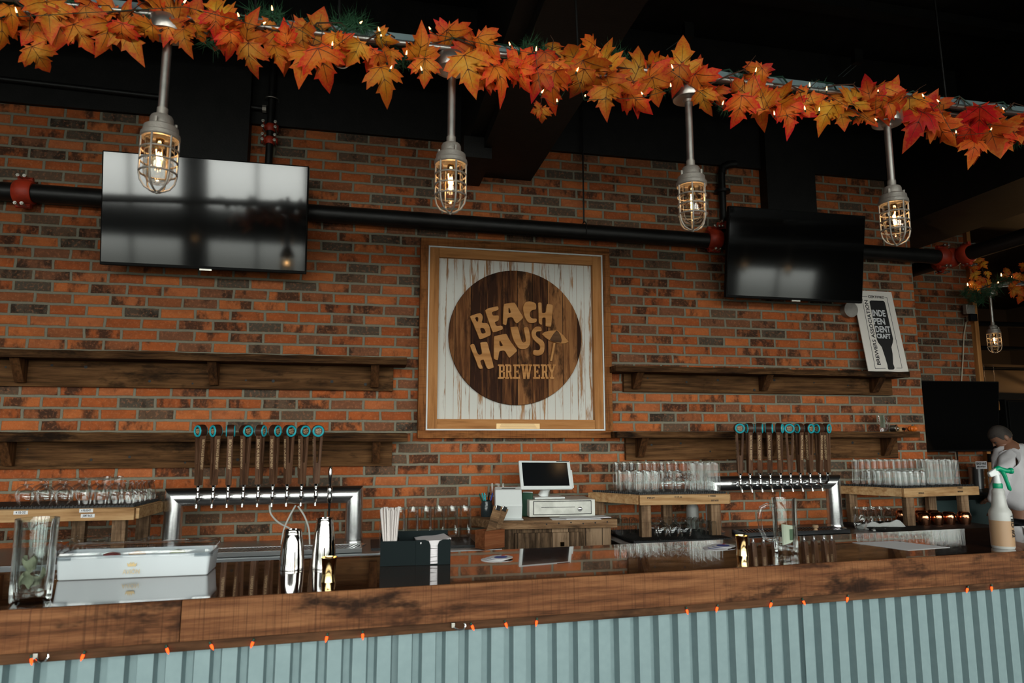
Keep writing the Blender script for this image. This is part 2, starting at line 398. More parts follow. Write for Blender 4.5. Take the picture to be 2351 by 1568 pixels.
def _leaf(name,mid,edge,tip):
    t=NT(name); a=t.n('ShaderNodeAttribute',attribute_name='edge'); oi=t.n('ShaderNodeObjectInfo'); r=oi.outputs['Random']
    c=t.obj(); n=t.noise(c,16,3,.6)
    e=t.math('ADD',a.outputs['Fac'],t.math('MULTIPLY',t.math('SUBTRACT',n,.5),1.3))
    col=t.ramp(e,[(.15,mid),(.6,edge),(1.,tip)])
    hv=t.n('ShaderNodeHueSaturation'); t.set(hv.inputs['Color'],col)
    t.set(hv.inputs['Hue'],t.math('ADD',.474,t.math('MULTIPLY',r,.030))); t.set(hv.inputs['Value'],t.math('ADD',.72,t.math('MULTIPLY',t.math('FRACT',t.math('MULTIPLY',r,17.3)),.55)))
    p=t.bsdf(hv.outputs[0],.55,0,t.bump(t.noise(c,60,3),.2,.003),spec=.3)
    tl=t.n('ShaderNodeBsdfTranslucent'); t.set(tl.inputs[0],hv.outputs[0])
    mx=t.n('ShaderNodeMixShader'); mx.inputs[0].default_value=.25; t.t.links.new(p,mx.inputs[1]); t.t.links.new(tl.outputs[0],mx.inputs[2])
    return t.done(mx.outputs[0])
LEAFO=_leaf('orange_maple_leaf',(.92,.36,.030),(.92,.25,.018),(.85,.12,.02))
LEAFY=_leaf('golden_maple_leaf',(.95,.50,.06),(.94,.36,.025),(.90,.17,.03))
LEAFR=_leaf('red_maple_leaf',(.86,.18,.02),(.85,.12,.015),(.9,.26,.03))
VEIN=plain('leaf_vein',(.10,.022,.006),.6)
SKIN=plain('skin_brown',(.24,.115,.07),.5)
HAIR=plain('grey_dark_hair',(.035,.028,.024),.7,bump=.8,bscale=300,vary=.6)
SHIRT=plain('white_shirt',(.66,.64,.66),.85,bump=.3,bscale=40)
TROUS=plain('dark_trousers',(.014,.015,.022),.85)
GREYWALL=plain('grey_brown_plaster',(.085,.066,.050),.9,bump=.1)
FLOORM=plain('dark_concrete_floor',(.05,.047,.044),.5,vary=.2)
# ------------------------------------------------------------------ the setting
def wallbox(name,x0,x1,y0,y1,z0,z1,m): return struct(MB().box(x0,x1,y0,y1,z0,z1).build(name,m))
struct(MB().box(-7,13,-7.1,7.2,-.1,0).build('floor',FLOORM))
wallbox('wall_back',-7,4.28,0,.25,0,3.605,BRICK)
wallbox('wall_recess',4.28,5.86,1.0,1.2,0,4.15,BRICK)
wallbox('wall_rear',4,13,7.0,7.2,0,4.15,GREYWALL)
wallbox('wall_passage',4.0,4.28,.25,7.0,0,4.15,GREYWALL)
wallbox('wall_left',-7.2,-7,-7.1,.25,0,4.15,GREYWALL)
wallbox('wall_right',13,13.2,-7.1,7.2,0,4.15,GREYWALL)
wallbox('trim_recess',5.84,5.885,.955,1.0,.9,3.9,SIGNFV)
# black header above the brick and a black ceiling with ribs
wallbox('wall_header',-7,4.28,-.03,.25,3.605,4.15,BLACK)
cm=MB().box(-7.2,13.2,-7.1,7.2,4.15,4.25)
for k in range(14): cm.box(-7,13,-6.9+k*.62,-6.9+k*.62+.09,4.09,4.15)
struct(cm.build('ceiling',BLACK))
for i,(x0,x1,y0,y1,z0) in enumerate(((.69,1.115,-6,0,3.37),(.60,.69,-6,0,3.44),(.56,.74,-.5,-.0,3.30),(4.08,4.74,-6,1.0,3.19),(-1.30,-.80,-.10,0,3.1),(2.95,3.37,-.10,0,3.0),(-7,13,-.75,-.45,3.93),(-7,13,-3.4,-3.2,3.95))):
    z1=4.15 if i not in (2,) else 3.44
    struct(MB().box(x0,x1,y0,y1,z0,z1).build('beam_%d'%(i+1),BLACK))
# window wall behind the camera (mirrored in the televisions)
fw=MB(); Y0,Y1=-7.1,-6.9
W0,W1=-6.2,8.1; nw=8; wp=(W1-W0)/nw; jam=.14; TR=7; H1,H2,H3=2.58,2.98,3.85
fw.box(-7.2,13.2,Y0,Y1,0,.6); fw.box(-7.2,13.2,Y0,Y1,H1,H2); fw.box(-7.2,13.2,Y0,Y1,H3,4.15)
fw.box(-7.2,W0,Y0,Y1,.6,H3); fw.box(W1,13.2,Y0,Y1,.6,H3); fw.box(W0+TR*wp,W1,Y0,Y1,H2,H3)
for k in range(1,nw): fw.box(W0+k*wp-jam,W0+k*wp+jam,Y0,Y1,.6,H3)
struct(fw.build('wall_front',BLACK))
PANE=thin_glass('window_pane')
for k in range(nw):
    a=W0+k*wp+(jam if k else 0); b=W0+(k+1)*wp-(jam if k<nw-1 else 0)
    m=MB(); g=MB(); yc=-7.0
    for (z0,z1) in ((.6,H1),(H2,H3))[:2 if k<TR else 1]:
        m.box(a,b,yc-.03,yc+.03,z0,z0+.05).box(a,b,yc-.03,yc+.03,z1-.05,z1).box(a,a+.05,yc-.03,yc+.03,z0,z1).box(b-.05,b,yc-.03,yc+.03,z0,z1)
        m.box((a+b)/2-.02,(a+b)/2+.02,yc-.03,yc+.03,z0,z1); g.box(a,b,yc-.004,yc+.004,z0,z1)
    m.box(a,b,yc-.03,yc+.03,1.62,1.67)
    o=struct(m.build('window_%d'%(k+1),BLACK)); g.build('pane',PANE,o)

# ------------------------------------------------------------------ televisions
def tv(name,label,px,yt,yb,rz_extra=0):
    tl,tr=WY(*px[0],yt),WY(*px[1],yt); br,bl=WY(*px[2],yb),WY(*px[3],yb)
    w=((tr-tl).length+(br-bl).length)/2; h=((tl-bl).length+(tr-br).length)/2
    c=(tl+tr+br+bl)/4; tilt=math.atan2(yb-yt,(tl.z-bl.z))
    t=thing(name,label,'television',c); t.rotation_euler=(tilt,0,0)
    MB().box(-w/2,w/2,0,.035,-h/2,h/2).build('casing',BLACKP,t,.004)
    MB().box(-w/2+.008,w/2-.008,-.002,.002,-h/2+.018,h/2-.008).build('screen',SCREEN,t)
    MB().box(-.035,.035,-.004,.01,-h/2-.008,-h/2+.002).build('logo_tab',ZINC,t)
    s=1/math.cos(tilt)
    MB().box(-.2,.2,.035,.045,-.2,.2).box(-.06,.06,.045,abs(c.y)*s-.05,-.12,-.05).build('wall_mount',BLACK,t)
    return t
tv('television','wide flat television on the left of the wall, pale windows mirrored in its screen',((234,346),(708,380),(704,628),(229,608)),-.30,-.20)
tv('television','flat wall television with a mostly dark screen above the white poster',((1673,470),(1984,497),(1983,696),(1668,683)),-.30,-.20)
# far right television hung on the recessed wall
t=thing('television','narrow-looking black television hanging on the recessed brick wall by the opening','television',(5.32,.80,1.735)); t.rotation_euler=(R(6),0,R(-4))
MB().box(-.50,.50,0,.04,-.335,.32).build('casing',BLACKP,t,.004)
MB().box(-.492,.492,-.002,.002,-.318,.312).build('screen',SCREEN,t)
MB().box(-.03,.03,-.004,.01,-.343,-.333).build('logo_tab',ZINC,t)
MB().box(-.15,.15,.04,.15,-.1,.1).build('wall_mount',BLACK,t)

# ------------------------------------------------------------------ big wooden sign
SX,SZ=1.005,2.2
sg=thing('wooden_sign','large square framed wooden brewery sign with carved letters on a round plank disc','sign',(SX,0,SZ))
def L(o,y=0): # world (x,z) of a pixel relative to the sign
    p=WY(o[0],o[1],y); return (p.x-SX,p.z-SZ)
x0,x1,z0,z1=-.672,.672,-.668,.682
fo=.052
MB().box(x0,x1,-.075,-.003,z1-fo,z1).build('outer_frame_rail',SIGNO,sg,.003)
MB().box(x0,x1,-.075,-.003,z0,z0+fo).build('outer_frame_rail',SIGNO,sg,.003)
MB().box(x0,x0+fo,-.078,-.003,z0+fo,z1-fo).build('outer_frame_stile',SIGNOV,sg,.003)
MB().box(x1-fo,x1,-.078,-.003,z0+fo,z1-fo).build('outer_frame_stile',SIGNOV,sg,.003)
m=MB(); a=fo; b=fo+.010
m.box(x0+a,x1-a,-.068,-.01,z1-b,z1-a).box(x0+a,x1-a,-.068,-.01,z0+a,z0+b).box(x0+a,x0+b,-.068,-.01,z0+b,z1-b).box(x1-b,x1-a,-.068,-.01,z0+b,z1-b).build('white_liner',WHITEP,sg)
c=b+.064
MB().box(x0+c,x1-c,-.062,-.01,z1-c,z1-b).build('inner_frame_rail',SIGNF,sg,.002)
MB().box(x0+c,x1-c,-.062,-.01,z0+b,z0+c).build('inner_frame_rail',SIGNF,sg,.002)
MB().box(x0+b,x0+c,-.063,-.01,z0+b,z1-b).build('inner_frame_stile',SIGNFV,sg,.002)
MB().box(x1-c,x1-b,-.063,-.01,z0+b,z1-b).build('inner_frame_stile',SIGNFV,sg,.002)
MB().box(x0+c,x1-c,-.03,-.005,z0+c,z1-c).build('white_plank_panel',SIGNP,sg)
rr=.4675; zc=.022; disc=[(rr*math.cos(2*PI*k/72),rr*math.sin(2*PI*k/72)) for k in range(72)]
MB().prism(disc,0,.024,M=Matrix.Translation((-.008,-.03,zc))@STAND).build('round_plank_disc',SIGNC,sg,.004)
T78=lambda p:(1060+p[0]/7.84,680+p[1]/7.84)
LT=[[[(150,355),(320,300),(360,320),(380,370),(375,420),(360,470),(380,485),(440,480),(490,510),(520,620),(525,690),(500,715),(340,780),(310,760),(290,690),(230,560),(220,520),(150,380)],[(240,385),(290,375),(300,410),(295,450),(280,465),(255,430)],[(330,575),(385,570),(415,600),(430,640),(430,660),(370,675),(350,650)]],
[[(425,250),(480,215),(640,180),(660,195),(665,235),(645,255),(560,280),(545,300),(560,345),(580,350),(660,345),(672,365),(668,425),(650,445),(600,465),(600,480),(620,540),(730,525),(745,580),(735,600),(570,660),(550,630),(490,470),(425,270)]],
[[(755,150),(775,135),(945,112),(970,135),(1030,250),(1100,360),(1105,385),(1090,410),(1000,490),(980,488),(950,450),(915,375),(840,385),(825,400),(805,520),(790,522),(745,505),(742,480),(745,350)],[(845,190),(885,280),(880,300),(840,302)]],
[[(1100,200),(1130,120),(1180,95),(1240,92),(1330,125),(1345,165),(1340,230),(1325,245),(1290,245),(1250,262),(1225,300),(1225,340),(1240,380),(1270,402),(1340,400),(1355,420),(1350,450),(1330,475),(1260,487),(1210,480),(1160,430),(1115,320)]],
[[(1372,130),(1390,112),(1430,115),(1440,130),(1442,290),(1455,302),(1490,300),(1515,285),(1520,230),(1530,150),(1550,138),(1640,155),(1642,200),(1625,380),(1610,550),(1580,553),(1515,545),(1510,520),(1515,400),(1490,385),(1455,390),(1445,420),(1448,515),(1430,515),(1395,495),(1385,450),(1385,300)]],
[[(150,880),(200,855),(230,870),(280,1020),(310,1055),(355,1045),(370,1020),(330,840),(345,830),(455,820),(465,850),(510,1010),(580,1270),(570,1290),(480,1315),(450,1290),(400,1150),(385,1140),(345,1155),(335,1180),(382,1295),(370,1308),(320,1308),(300,1280),(240,1120),(150,900)]],
[[(580,730),(600,715),(790,675),(815,690),(850,770),(920,870),(990,960),(995,985),(975,1010),(870,1105),(850,1105),(820,1060),(775,975),(690,985),(675,1005),(655,1150),(630,1152),(580,1130),(578,1100),(580,900)],[(678,780),(740,880),(740,895),(682,900)]],
[[(875,560),(890,555),(1000,543),(1010,560),(1070,780),(1095,830),(1125,835),(1150,815),(1155,780),(1115,580),(1125,558),(1190,550),(1215,610),(1235,770),(1230,860),(1200,920),(1150,950),(1090,957),(1030,940),(990,890),(920,770)]],
[[(1440,590),(1430,560),(1390,543),(1330,550),(1285,585),(1258,640),(1255,690),(1275,760),(1330,820),(1395,870),(1415,910),(1410,950),(1385,975),(1300,965),(1285,990),(1285,1045),(1310,1065),(1380,1073),(1440,1055),(1480,1010),(1495,920),(1490,840),(1450,790),(1370,740),(1335,700),(1335,660),(1355,635),(1430,632),(1440,615)]]]
YF=-.054
for loops in LT:
    outline(MB(),[smooth_loop([L(T78(p),-.07) for p in l],1) for l in loops],.016,.002,0).build('carved_letter',LETTER,sg,loc=(0,YF,0))
outline(MB(),[[L(T78(p),-.07) for p in [(1440,680),(1500,640),(1600,620),(1705,612),(1740,625),(1830,700),(1925,820),(1860,850),(1780,855),(1690,835),(1590,800),(1510,745)]]],.014,.002,0).build('carved_umbrella',LETTER,sg,loc=(0,YF,0))
outline(MB(),[[L(T78(p),-.07) for p in [(1705,617),(1650,680),(1600,760),(1585,790),(1640,818),(1700,832),(1790,835),(1800,790),(1780,710),(1740,640)]]],.004,.0006,0).build('umbrella_panel',LETTERD,sg,loc=(0,YF-.0145,0))
outline(MB(),[[L(T78(p),-.07) for p in [(1655,835),(1693,840),(1630,1168),(1592,1165)]]],.012,.002,0).build('umbrella_pole',LETTER,sg,loc=(0,YF,0))
# slab-serif BREWERY built from bars on a 10 x 14 grid
def bar(x0,y0,x1,y1,w): # thick segment polygon
    d=math.hypot(x1-x0,y1-y0); nx,ny=-(y1-y0)/d*w/2,(x1-x0)/d*w/2
    return [(x0+nx,y0+ny),(x1+nx,y1+ny),(x1-nx,y1-ny),(x0-nx,y0-ny)]
def rc(a,b,c,d): return [(a,b),(c,b),(c,d),(a,d)]
G={'B':[rc(0,0,5,1.6),rc(0,12.4,5,14),rc(1.4,0,4,14),rc(3,6.3,7,8),rc(3,0,7.6,2),rc(3,12,7.6,14),rc(6.6,1,9,6.6),rc(6.4,7.6,8.6,13)],
 'R':[rc(0,0,5.4,1.8),rc(0,12.4,5,14),rc(1.4,0,4,14),rc(3,6,7,7.8),rc(3,12.2,7.4,14),rc(6.2,7,8.6,13.2),bar(6,7,8,1,2.6),rc(7,0,10,1.8)],
 'E':[rc(0,0,9,1.9),rc(0,12.2,9,14),rc(1.4,0,4,14),rc(3,6.2,6.6,7.8),rc(6,5,7.2,9),rc(7.6,0,9.3,4),rc(7.4,10.4,9,14)],
 'W':[rc(-.6,12.4,4.2,14),rc(4.6,12.4,8,14),rc(8.6,12.4,12.6,14),bar(1.6,13,3.8,0,2.6),bar(3.8,.4,6.2,13,1.9),bar(6.2,13,8.2,0,2.6),bar(8.4,.2,10.8,13,1.9)],
 'Y':[rc(-.4,12.4,4.4,14),rc(6.2,12.4,10.4,14),bar(1.6,13,5,6,2.6),bar(8.4,13,5.2,6,2),rc(3.8,0,6.4,7),rc(2.4,0,8,1.8)]}
for ch,xa,xb in zip('BREWERY',(655,785,930,1075,1290,1430,1555),(780,915,1055,1270,1410,1560,1700)):
    a=L(T78((xa,1485)),-.07); b=L(T78((xb,1228)),-.07); wmax={'B':9,'R':10,'E':9.3,'W':12.6,'Y':10.4}[ch]
    m=MB()
    for j,pg in enumerate(G[ch]):
        m.prism([(a[0]+(p[0]/wmax)*(b[0]-a[0]),a[1]+p[1]/14*(b[1]-a[1])) for p in pg],0,.010+.0003*j,M=STAND)
    m.build('carved_letter',LETTER,sg,loc=(0,YF,0))
m=MB(); p0,p1=L((1139,972),-.06),L((1239,985),-.06)
pl=m.box(p0[0],p1[0],-.066,-.06,p1[1],p0[1]).build('brass_plaque',PLAQ,sg,.001)
m=MB()
for k in range(4): m.box(p0[0]+.02+.004*k,p1[0]-.02-.006*k,-.0668,-.0655,p1[1]+.006+k*.0075,p1[1]+.0075+k*.0075)
m.build('engraved_lines',INK,pl)

# ------------------------------------------------------------------ wall shelves
def shelf(label,x0,x1,xb1,xb0,zt,zb,zlow,brk):
    t=thing('wall_shelf',label,'shelf',((x0+x1)/2,0,zt)); cx=(x0+x1)/2
    def edge(z0,z1,y0,y1,xa,xb): # slightly uneven long board
        m=MB(); n=24; v=[];f=[]
        for i in range(n+1):
            x=xa+(xb-xa)*i/n; j=random.uniform(-.004,.004); q=random.uniform(-.004,.004)
            v+=[(x,y0+q,z0+j*.6),(x,y1,z0),(x,y1,z1),(x,y0+q,z1+j)]
        for i in range(n):
            for k in range(4): f.append((i*4+k,i*4+(k+1)%4,(i+1)*4+(k+1)%4,(i+1)*4+k))
        f+=[(3,2,1,0),(n*4,n*4+1,n*4+2,n*4+3)]
        return m.add(v,f)
    edge(zb-zt,0,-.20,-.002,x0-cx,x1-cx).build('shelf_board',SHELFE,t,.003)
    MB().box(xb0-cx,xb1-cx,-.035,-.002,zlow-zt,zb-zt).build('back_board',SHELFW,t,.003)
    m=MB()
    for k in range(int((xb1-xb0)*4)):
        x=xb0-cx+.15+k*.27+random.uniform(-.06,.06); z=random.choice((.3,.7))*(zlow-zb)+random.uniform(-.02,.02)+zb-zt
        m.cyl((x,-.037,z),(x,-.034,z),random.choice((.006,.008,.010)),10)
    m.build('nail_hole',INK,t)['kind']='stuff'
    h=zb-zlow-.02
    for x in brk:
        x-=cx; w=.026
        MB().add([(x-w,-.035,zb-zt),(x+w,-.035,zb-zt),(x+w,-.16,zb-zt),(x-w,-.16,zb-zt),(x-w,-.035,zb-zt-h),(x+w,-.035,zb-zt-h),(x+w,-.07,zb-zt-h),(x-w,-.07,zb-zt-h)],
          [(0,1,2,3),(7,6,5,4),(0,4,5,1),(1,5,6,2),(2,6,7,3),(3,7,4,0)]).build('bracket',BRACKW,t,.003)
    return t
shelf('upper dark reclaimed wood wall shelf left of the sign, empty',-2.35,.248,.17,-2.3,2.045,1.998,1.84,(-2.0,-.93,.05))
shelf('lower dark reclaimed wood wall shelf left of the sign behind the tap handles',-2.35,.262,.174,-2.3,1.568,1.514,1.355,(-2.02,-.93,.07))
shelf('upper reclaimed wood wall shelf right of the sign carrying the white poster',1.66,4.0,3.98,1.78,2.027,1.985,1.858,(1.86,2.86,3.80))
shelf('lower reclaimed wood wall shelf right of the sign carrying the tiny pumpkin',1.66,4.05,3.99,1.785,1.578,1.535,1.38,(1.88,2.88,3.86))

# ------------------------------------------------------------------ leaning poster
zb=2.030; pyb,pyt=-.125,-.012
cb=[WY(1993,836,pyb),WY(2085,838,pyb),WY(2056,672,pyt)]
pw=(cb[1]-cb[0]).length; ph=math.hypot(cb[2].z-zb,pyt-pyb)+.004
po=thing('poster_board','white independent craft seal poster with a black upside-down bottle leaning on the wall','poster',((cb[0].x+cb[1].x)/2,pyb,zb)); po.rotation_euler=(-math.atan2(pyt-pyb,cb[2].z-zb),0,0)
MB().box(-pw/2,pw/2,0,.006,0,ph).build('board',POSTER,po)
def PP(p): # normalised poster coordinates from the zoomed photograph (u right, v up)
    x,y=p; v=1-(y-(130+(x-170)*.075))/1318.; l=60+(255-60)*(1-v)*1.0; r=745+(995-745)*(1-v); l=10+245*(1-v)
    return (((x-l)/(r-l)-.5)*pw, v*ph)
bt=[(322,325),(345,305),(585,318),(612,345),(640,480),(690,740),(735,960),(725,1020),(695,1090),(712,1200),(712,1360),(728,1400),(735,1430),(715,1450),(625,1448),(610,1425),(605,1375),(570,1250),(515,1080),(450,1000),(430,950),(400,760),(350,480)]
m=MB(); m.prism([PP(p) for p in bt],0,.0008,M=STAND).build('bottle_silhouette',INK,po,loc=(0,-.0001,0))
m=MB()
def pline(m,a,b,w=.0035): m.prism(bar(*PP(a),*PP(b),w),0,.0006,M=STAND)
for a,b in (((180,235),(285,240)),((625,262),(655,266)),((655,262),(875,1438)),((875,1436),(770,1430)),((570,1424),(380,1418)),((380,1420),(182,240))): pline(m,a,b)
m.build('border_line',INK,po)
def ptext(s,c,w,size,mat,rot=0,bold=0,name='lettering',d=.0010,width=None):
    x,z=PP(c); m=MB(); text(m,s,size,Matrix.Translation((x,-d,z))@Matrix.Rotation(-rot,4,'Y'),.0003,bold,width); m.build(name,mat,po)
sw=pw/735
ptext('CERTIFIED',(452,252),0,.030,INK,0,.0006,width=.42*pw)
ptext('BREWERS ASSOCIATION',(356,830),0,.043,INK,PI/2,.0008,width=.80*ph)
for s,c,w,sz in (('INDE',(485,530),.335,.072),('PEN',(490,665),.29,.072),('DENT',(548,800),.37,.072),('CRAFT',(558,910),.35,.052)):
    ptext(s,c,0,sz,PAPER,0,.002,d=.0016,width=w*pw)

# ------------------------------------------------------------------ pipes on the wall
PZ=3.005; PY=-.068
t=thing('sprinkler_pipe','thick black sprinkler pipe running along the brick wall behind both televisions','pipe',(0,PY,PZ))
MB().cyl((-2.02,0,.01),(4.50,0,-.03),.057,24).build('pipe_run',BLACKPIPE,t)
MB().cyl((-3.2,0,.01),(-2.12,0,.01),.057,24).build('pipe_run',BLACKPIPE,t)
MB().cyl((4.62,-5.,.0),(4.62,-.12,-.03),.057,24).build('cross_pipe',BLACKPIPE,t)
MB().cyl((4.62,.10,-.03),(4.62,1.10,-.03),.057,24).build('cross_pipe',BLACKPIPE,t)
def coupling(c,ax,r=.066,l=.075,par=t):
    d=Vector({'X':(1,0,0),'Y':(0,1,0),'Z':(0,0,1)}[ax]); c=Vector(c); m=MB()
    prof=[(-l/2,r*.92),(-l/2+.012,r*1.05),(0,r*1.12),(l/2-.012,r*1.05),(l/2,r*.92)]
    m.tube([c+d*a for a,_ in prof],[b for _,b in prof],20)
    s=Vector((0,-1,0)) if ax!='Y' else Vector((1,0,0)); u=d.cross(s)
    for sg_ in (1,-1):
        k=c+u*sg_*r*1.15
        m.tube([k-d*l*.4,k+d*l*.4],[.016,.016],8)
    o=m.build('red_coupling',REDPAINT,par)
    for sg_ in (1,-1):
        for q in (-.018,.018):
            k=c+u*sg_*r*1.2+d*q
            MB().cyl(k-s*.03,k+s*.075,.0055,8).cyl(k+s*.055,k+s*.068,.011,6).build('coupling_bolt',ZINC,o)
coupling((-2.07,0,.01),'X',.072,.10); coupling((4.50,0,-.03),'X',.07,.09); coupling((4.62,-.12,-.03),'Y',.07,.09); coupling((4.62,.14,-.03),'Y',.07,.06); coupling((2.50,0,-.005),'X',.072,.11)
MB().sphere((4.60,0,-.03),.08,16,10).build('tee_fitting',REDPAINT,t)
coupling((4.62,.62,-.03),'Y',.068,.07)
m=MB().ring((1.49,0,0),.062,.004,24,6,'X').cyl((1.49,0,.06),(1.49,0,1.14),.006,8); m.build('hanger_rod',BLACKPIPE,t)
MB().cyl((3.36,0,.05),(3.36,0,1.14),.006,8).build('hanger_rod',BLACKPIPE,t)
v=thing('drop_pipe','thin black vertical pipe with red couplings rising behind the left television','pipe',(-.675,-.05,3.085))
MB().cyl((0,0,0),(0,0,1.08),.024,16).build('pipe_run',BLACKPIPE,v)
for z in (.40,.49): coupling((0,0,z),'Z',.032,.05,v)
MB().ring((0,-.0,.69),.045,.004,20,6,'Z').build('pipe_clamp',ZINC,v)
MB().cyl((-1.8,0,.66),(-.03,0,.62),.018,12).build('branch_pipe',BLACKPIPE,v)
MB().cyl((-.055,0,.62),(-.03,0,.62),.026,8).build('threaded_union',CASTAL,v)
v=thing('drop_pipe','thin black vertical pipe with a flange left of the right television','pipe',(2.60,-.05,3.085))
MB().cyl((0,0,0),(0,0,.46),.026,16).build('pipe_run',BLACKPIPE,v)
MB().cyl((0,0,.29),(0,0,.31),.06,20).build('flange',BLACKPIPE,v)
MB().tube([(0,0,.44),(.01,0,.49),(.06,0,.52),(.12,0,.53)],.03,14).build('elbow',BLACKPIPE,v)
coupling((0,0,.03),'Z',.036,.06,v)

# round junction box under the right television
p=WY(1953,711,-.05)
t=thing('junction_box','round grey metal junction box beside the poster under the right television','junction box',(p.x,0,p.z))
MB().lathe([(.055,0),(.055,.05)],24,M=Matrix.Rotation(PI/2,4,'X')).build('box_body',CASTAL,t)
MB().cyl((0,-.05,0),(0,-.056,0),.06,28).build('cover_plate',SPUN,t)
for a in (.5,.5+PI): MB().cyl((.045*math.cos(a),-.056,.045*math.sin(a)),(.045*math.cos(a),-.059,.045*math.sin(a)),.005,8).build('cover_screw',ZINC,t)
# ------------------------------------------------------------------ back counter against the brick wall
CZ=.905
def counter(label,x0,x1,mat_front,mat_top=None,loc_y=-.62):
    t=thing('back_counter',label,'counter',((x0+x1)/2,0,0)); h=(x1-x0)/2
    MB().box(-h,h,loc_y+.05,-.01,0,CZ-.09).build('cabinet_body',BLACKP,t,.003)
    MB().box(-h,h,loc_y,-.002,CZ-.045,CZ).build('steel_top',mat_top or STEELD,t,.004)
    MB().box(-h,h,loc_y+.015,loc_y+.05,CZ-.115,CZ-.045).build('front_rail',mat_front,t,.003)
    return t
DRAIL=plain('dark_rail_steel',(.085,.088,.092),.3,1.)
cl=counter('stainless steel back counter under the left tap tower',-2.6,.79,STEELD)
cr=counter('dark stainless back counter under the right tap tower',1.52,4.42,DRAIL,DRAIL)
tag(MB().box(.79,1.52,-.40,-.01,0,.60).build('low_cabinet',BLACKP),'low black cabinet beneath the plank register stand','cabinet')
# maker's plate on the steel rail
t=thing('maker_plate','small white maker plate with red marks on the steel counter rail','plate',(WZ(1122,1276,.868).x,-.606,.868))
MB().box(-.052,.052,-.003,0,-.019,.019).build('plate',WHITEP,t,.001)
m=MB(); text(m,'MICRO MATIC',.019,Matrix.Translation((.016,-.0035,.003)),.0003,.0004,.066); m.build('lettering',INK,t)
m=MB()
for dx,dz,r in ((-.038,.006,.0075),(-.030,-.003,.0075),(-.036,-.009,.005)): m.prism([(r*math.cos(2*PI*k/3+.5),r*math.sin(2*PI*k/3+.5)) for k in range(3)],0,.0008,M=Matrix.Translation((dx,-.003,dz))@STAND)
m.build('red_mark',REDINK,t)

# drip trays
def driptray(label,x0,x1,y0,y1,mt=STEEL):
    t=thing('drip_tray',label,'drip tray',((x0+x1)/2,(y0+y1)/2,CZ)); w=(x1-x0)/2; d=(y1-y0)/2
    m=MB().box(-w,w,-d,-d+.012,0,.028).box(-w,w,d-.012,d,0,.028).box(-w,-w+.012,-d+.012,d-.012,0,.028).box(w-.012,w,-d+.012,d-.012,0,.028).box(-w,w,-d,d,0,.006)
    m.build('tray_pan',mt,t,.002)
    g=MB(); n=int(2*w/.024)
    for k in range(n):
        x=-w+.018+k*(2*w-.03)/n; g.add([(x,-d+.012,.020),(x+.010,-d+.012,.020),(x+.010+.05,d-.012,.020),(x+.05,d-.012,.020),(x,-d+.012,.025),(x+.010,-d+.012,.025),(x+.060,d-.012,.025),(x+.05,d-.012,.025)],[(0,3,2,1),(4,5,6,7),(0,1,5,4),(1,2,6,5),(2,3,7,6),(3,0,4,7)])
    g.build('grill',mt,t); return t
driptray('slotted steel drip tray below the left tap tower',-.98,.0,-.60,-.42)
driptray('slotted steel drip tray below the right tap tower',2.40,3.17,-.50,-.33,DRAIL)

# ------------------------------------------------------------------ tap towers
def tower(label,x0,x1,y,zc,r=.048):
    t=thing('tap_tower',label,'tap tower',((x0+x1)/2,y,CZ)); cx=(x0+x1)/2; a=x0-cx; b=x1-cx; z=zc-CZ; r2=r*1.05
    m=MB(); N=28
    # mitred pipe: one bent path with sharp corners; each ring is cut at 45 degrees
    v=[]; 
    for (px,pz,kind) in ((a,.028,0),(a,z,1),(b,z,2),(b,.028,3)):
        for k in range(N):
            q=2*PI*k/N; u=math.cos(q)*r2; w=math.sin(q)*r2
            if kind==0: v.append((px+u,w,pz))
            elif kind==1: v.append((px+u,w,pz-u))
            elif kind==2: v.append((px-u,w,pz-u))
            else: v.append((px-u,w,pz))
    f=[(j*N+k,j*N+(k+1)%N,(j+1)*N+(k+1)%N,(j+1)*N+k) for j in (0,2) for k in range(N)]
    m.add(v[:2*N],[(k,(k+1)%N,N+(k+1)%N,N+k) for k in range(N)],True)
    m.build('left_post',STEELT,t)
    MB().add(v[N:3*N],[(k,(k+1)%N,N+(k+1)%N,N+k) for k in range(N)],True).build('cross_tube',STEELT,t)
    MB().add(v[2*N:],[(k,(k+1)%N,N+(k+1)%N,N+k) for k in range(N)],True).build('right_post',STEELT,t)
    for x in (a,b): MB().lathe([(r2+.022,0),(r2+.022,.006),(r2+.004,.016),(r2+.002,.03)],24,M=Matrix.Translation((x,0,0))).build('base_flange',STEELT,t)
    return t,cx,z
def faucet(par,x,z,r):
    m=MB(); y=-r
    m.cyl((x,y+.004,z),(x,y-.012,z),.014,14).cyl((x,y-.012,z),(x,y-.045,z),.0095,12)
    m.build('shank',CHROME,par)
    f=MB()
    f.sphere((x,y-.05,z+.004),.0125,12,8)
    f.lathe([(.009,-.002),(.0105,.02),(.008,.024),(.0095,.034),(.0065,.038),(.0065,.05),(.0095,.053),(.0095,.062),(.004,.064)],14,M=Matrix.Translation((x,y-.052,z)))
    f.tube([(x,y-.052,z-.004),(x,y-.064,z-.020),(x,y-.07,z-.045),(x,y-.071,z-.052)],[.0095,.0085,.0072,.007],12)
    f.build('faucet_body',CHROME,par)
